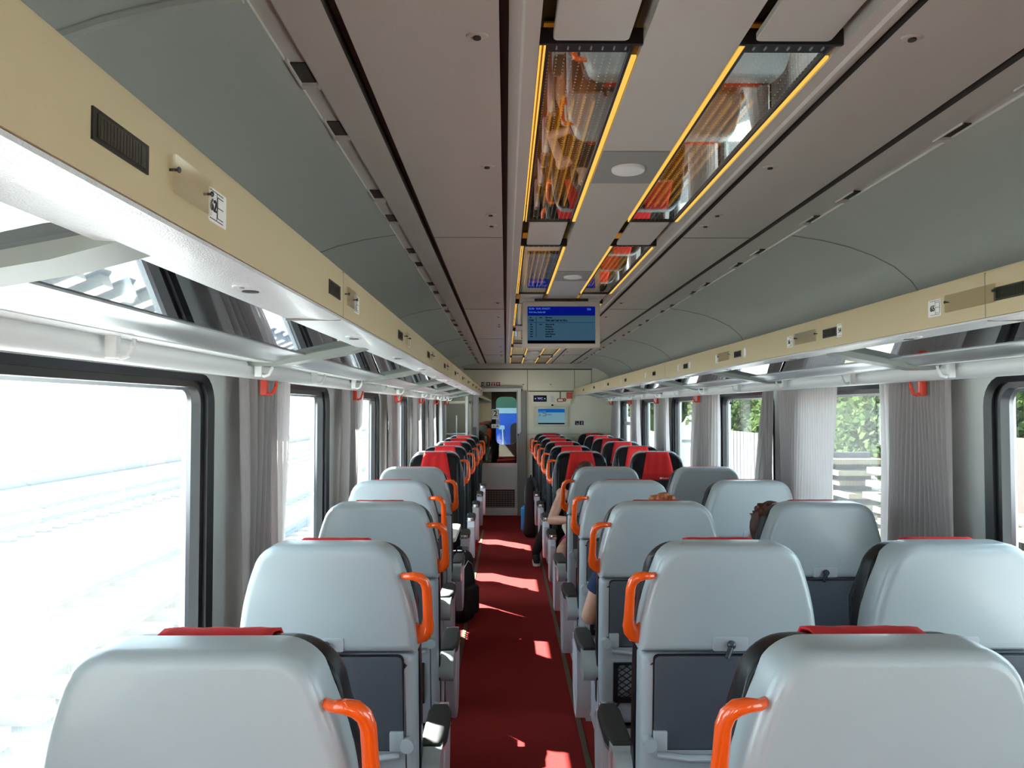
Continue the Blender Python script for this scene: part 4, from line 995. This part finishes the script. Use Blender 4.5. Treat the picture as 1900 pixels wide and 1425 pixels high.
# woman at the table, first facing row
person((.690, 7.22, 0), pi, 'person with long brown hair, black top and bare arms sitting at the right table',
       (-.03, .30, 1.150), [(-.17, .32, .985), (.185, .32, .985)], [(-.22, .45, .79), (.285, .42, .765)], [(-.06, .66, .80), (.13, .67, .80)],
       [(-.10, .80, .565), (.215, .84, .575)], [(-.10, .85, .05), (.17, .92, .05)], 'hair_brown', True, 'blackcloth', 0, 'pink', True)
# sitter further back whose shoe reaches the aisle
person((.690, 9.31, 0), pi, 'person in black clothes with one black shoe in the aisle, third facing row',
       (-.02, .30, 1.11), [(-.17, .32, .94), (.17, .32, .94)], [(-.22, .38, .72), (.22, .38, .72)], [(-.12, .58, .68), (.12, .58, .68)],
       [(-.10, .72, .555), (.20, .72, .555)], [(-.10, .66, .05), (.345, .56, .05)], 'hair_brown', False, 'blackcloth', 1.0, 'blackcloth', False)

# ------------------------------------------------------------------ bags
def backpack(loc, rz, label, h, wd, dp, accent=None):
    r = empty('backpack', loc, rz); tag(r, label, 'backpack')
    mb = MB().plate(rrect(-wd / 2, wd / 2, 0, h, wd * .35, 6), -dp / 2, dp / 2, (.05, .05), (.05, .05), mp=lambda u, v, t: (u * (1 - .15 * v / h), t * (1.1 - .35 * v / h), v), seg=5)
    mb.build('bag_body', M['blackcloth'], r, smooth=50)
    MB().plate(rrect(-wd * .36, wd * .36, h * .10, h * .52, wd * .15, 5), -dp / 2 - .045, -dp / 2 + .03, (.03, .03), mp=lambda u, v, t: (u, t, v)).build('front_pocket', M['blackcloth'] if not accent else M[accent], r, smooth=50)
    MB().sweep([(-wd * .36, -dp * .42, h * .58), (-wd * .2, -dp * .47, h * .80), (0, -dp * .45, h * .87), (wd * .2, -dp * .47, h * .80), (wd * .36, -dp * .42, h * .58)], .0035, 6).build('zip', M['alu'], r)
    MB().sweep([(-.04, 0, h - .01), (-.03, 0, h + .03), (.03, 0, h + .03), (.04, 0, h - .01)], .008, 8).build('carry_loop', M['blackcloth'], r)
    for q in (-1, 1): MB().sweep([(q * .08, dp * .40, h * .88), (q * .10, dp * .62, h * .62), (q * .10, dp * .58, h * .32), (q * .11, dp * .42, h * .1)], [(.02, .006)] * 4, 8).build('shoulder_strap', M['blackcloth'], r)
    return r
backpack((-.385, 6.42, 0), radians(60), 'black backpack standing on the floor by the aisle at the left table', .57, .30, .20)
backpack((.345, 10.55, 0), radians(-100), 'tall black backpack with a bright blue pocket by the far right seats', .80, .28, .16, 'bluecloth')

# ------------------------------------------------------------------ outside
GZ = -1.15
struct(MB().box(-150, 150, -60, 200, GZ - .3, GZ).build('ground', M['ballast'], smooth=0))
for i, x in enumerate((-5.5, -12.0)):
    r = empty('railway_track', (x, 0, GZ)); tag(r, 'straight railway track outside the left windows, %s from the train' % ORD[i], 'railway track')
    for q in (-.75, .75): MB().prism([(q - .07, .16), (q + .07, .16), (q + .07, .18), (q + .015, .2), (q + .035, .3), (q + .035, .34), (q - .035, .34), (q - .035, .3), (q - .015, .2), (q - .07, .18)], -30, 90).build('rail', M['rust'], r)
    mb = MB()
    for y in range(-20, 60): mb.box(-1.25, 1.25, y * .65, y * .65 + .25, 0.0, .16)
    o = mb.build('sleepers', M['concrete'], r, smooth=0); o['kind'] = 'stuff'
r = MB().box(-32, -18, -60, 120, GZ, GZ + .6).build('platform', M['concrete'], smooth=0); tag(r, 'pale concrete platform beyond the tracks on the left', 'platform')
r = MB().box(7.4, 7.9, 34, 80, GZ, GZ + 1.3).build('retaining_wall', M['concrete'], smooth=0); tag(r, 'pale retaining wall far along the right side of the line', 'wall')
r = empty('board_fence', (0, 0, 0)); tag(r, 'grey weathered board fence outside the third right window', 'fence')
mb = MB()
for k in range(26): mb.box(9.0, 9.05, 22 + .42 * k, 22.37 + .42 * k, GZ, GZ + 2.0)
mb.build('boards', M['oldwood'], r, smooth=0)
r = MB().box(8.2, 8.6, 9.5, 13.5, GZ, GZ + 2.4).build('brick_hut_wall', M['brick'], smooth=0); tag(r, 'low brown brick wall outside the second right window', 'wall')
rr = random.Random(5)
for k in range(3):
    r = empty('timber_stack', (6.6 + .3 * k, 8.2 + 4.2 * k, GZ)); tag(r, 'stack of pale timber boards beside the line on the right, %s from the camera' % ORD[k], 'timber stack', 'timber stacks beside the line')
    for j in range(9):
        MB().box(-.5 + rr.uniform(-.1, .1), .5, -1.1 + rr.uniform(-.35, .2), 1.1 + rr.uniform(-.2, .35), .22 * j, .22 * j + .10).build('board', M['timber'], r, smooth=0)
        MB().box(-.4, .4, -.6, -.5, .22 * j + .10, .22 * j + .22).build('spacer', M['oldwood'], r, smooth=0)
def bush_mesh(seed, R, Hh):
    r_ = random.Random(seed); mb = MB()
    for _ in range(3000):
        a, b = r_.uniform(0, 2 * pi), math.acos(r_.uniform(-.3, 1)); rad = r_.uniform(.72, 1.05) * (1 + .18 * sin(3 * a + seed) * sin(2 * b))
        c = Vector((R * rad * sin(b) * cos(a), R * rad * sin(b) * sin(a), Hh * .5 + Hh * .5 * rad * cos(b)))
        u = Vector((r_.uniform(-1, 1), r_.uniform(-1, 1), r_.uniform(-1, 1))).normalized() * .17; v = u.cross(Vector((r_.uniform(-1, 1), r_.uniform(-1, 1), 1))).normalized() * .13
        mb.add([c - u, c - v, c + u, c + v], [(0, 1, 2, 3)])
    return mb
bt = []
for k in range(2):
    r = empty('tree'); bush_mesh(k + 1, 2.6, 4.4).build('crown', M['foliage'], r, smooth=0, recalc=False)
    MB().ball((0, 0, 2.2), 1.9, 1.9, 1.7, 14, 10).build('inner_foliage', M['foliage'], r)
    MB().sweep([(0, 0, -.1), (.05, 0, 1.2), (0, .1, 2.4)], [.2, .15, .08], 8).build('trunk', M['bark'], r); bt.append(r)
sp = [(14, 15.5, .85), (17.5, 19.5, .95), (16.5, 27.5, 1.0), (21, 36, 1.0), (17, 41, 1.2), (15.5, 50, 1.3), (19, 60, 1.4), (14, 70, 1.4), (26, 24, 1.2), (13.5, 9.5, .8), (12.2, 23, .8), (12.2, 31.5, .85), (11.9, 37.2, .8)]
for i, (x, y, sc_) in enumerate(sp):
    o = bt[i] if i < 2 else copy_tree(bt[i % 2]); o.location = (x, y, GZ); o.scale = (sc_, sc_, sc_); o.rotation_euler = (0, 0, i * 1.3)
    tag(o, 'bushy green tree outside the right windows, %s by distance along the line' % ORD[sorted(range(len(sp)), key=lambda q: sp[q][1]).index(i)], 'tree', 'trees beyond the right windows')
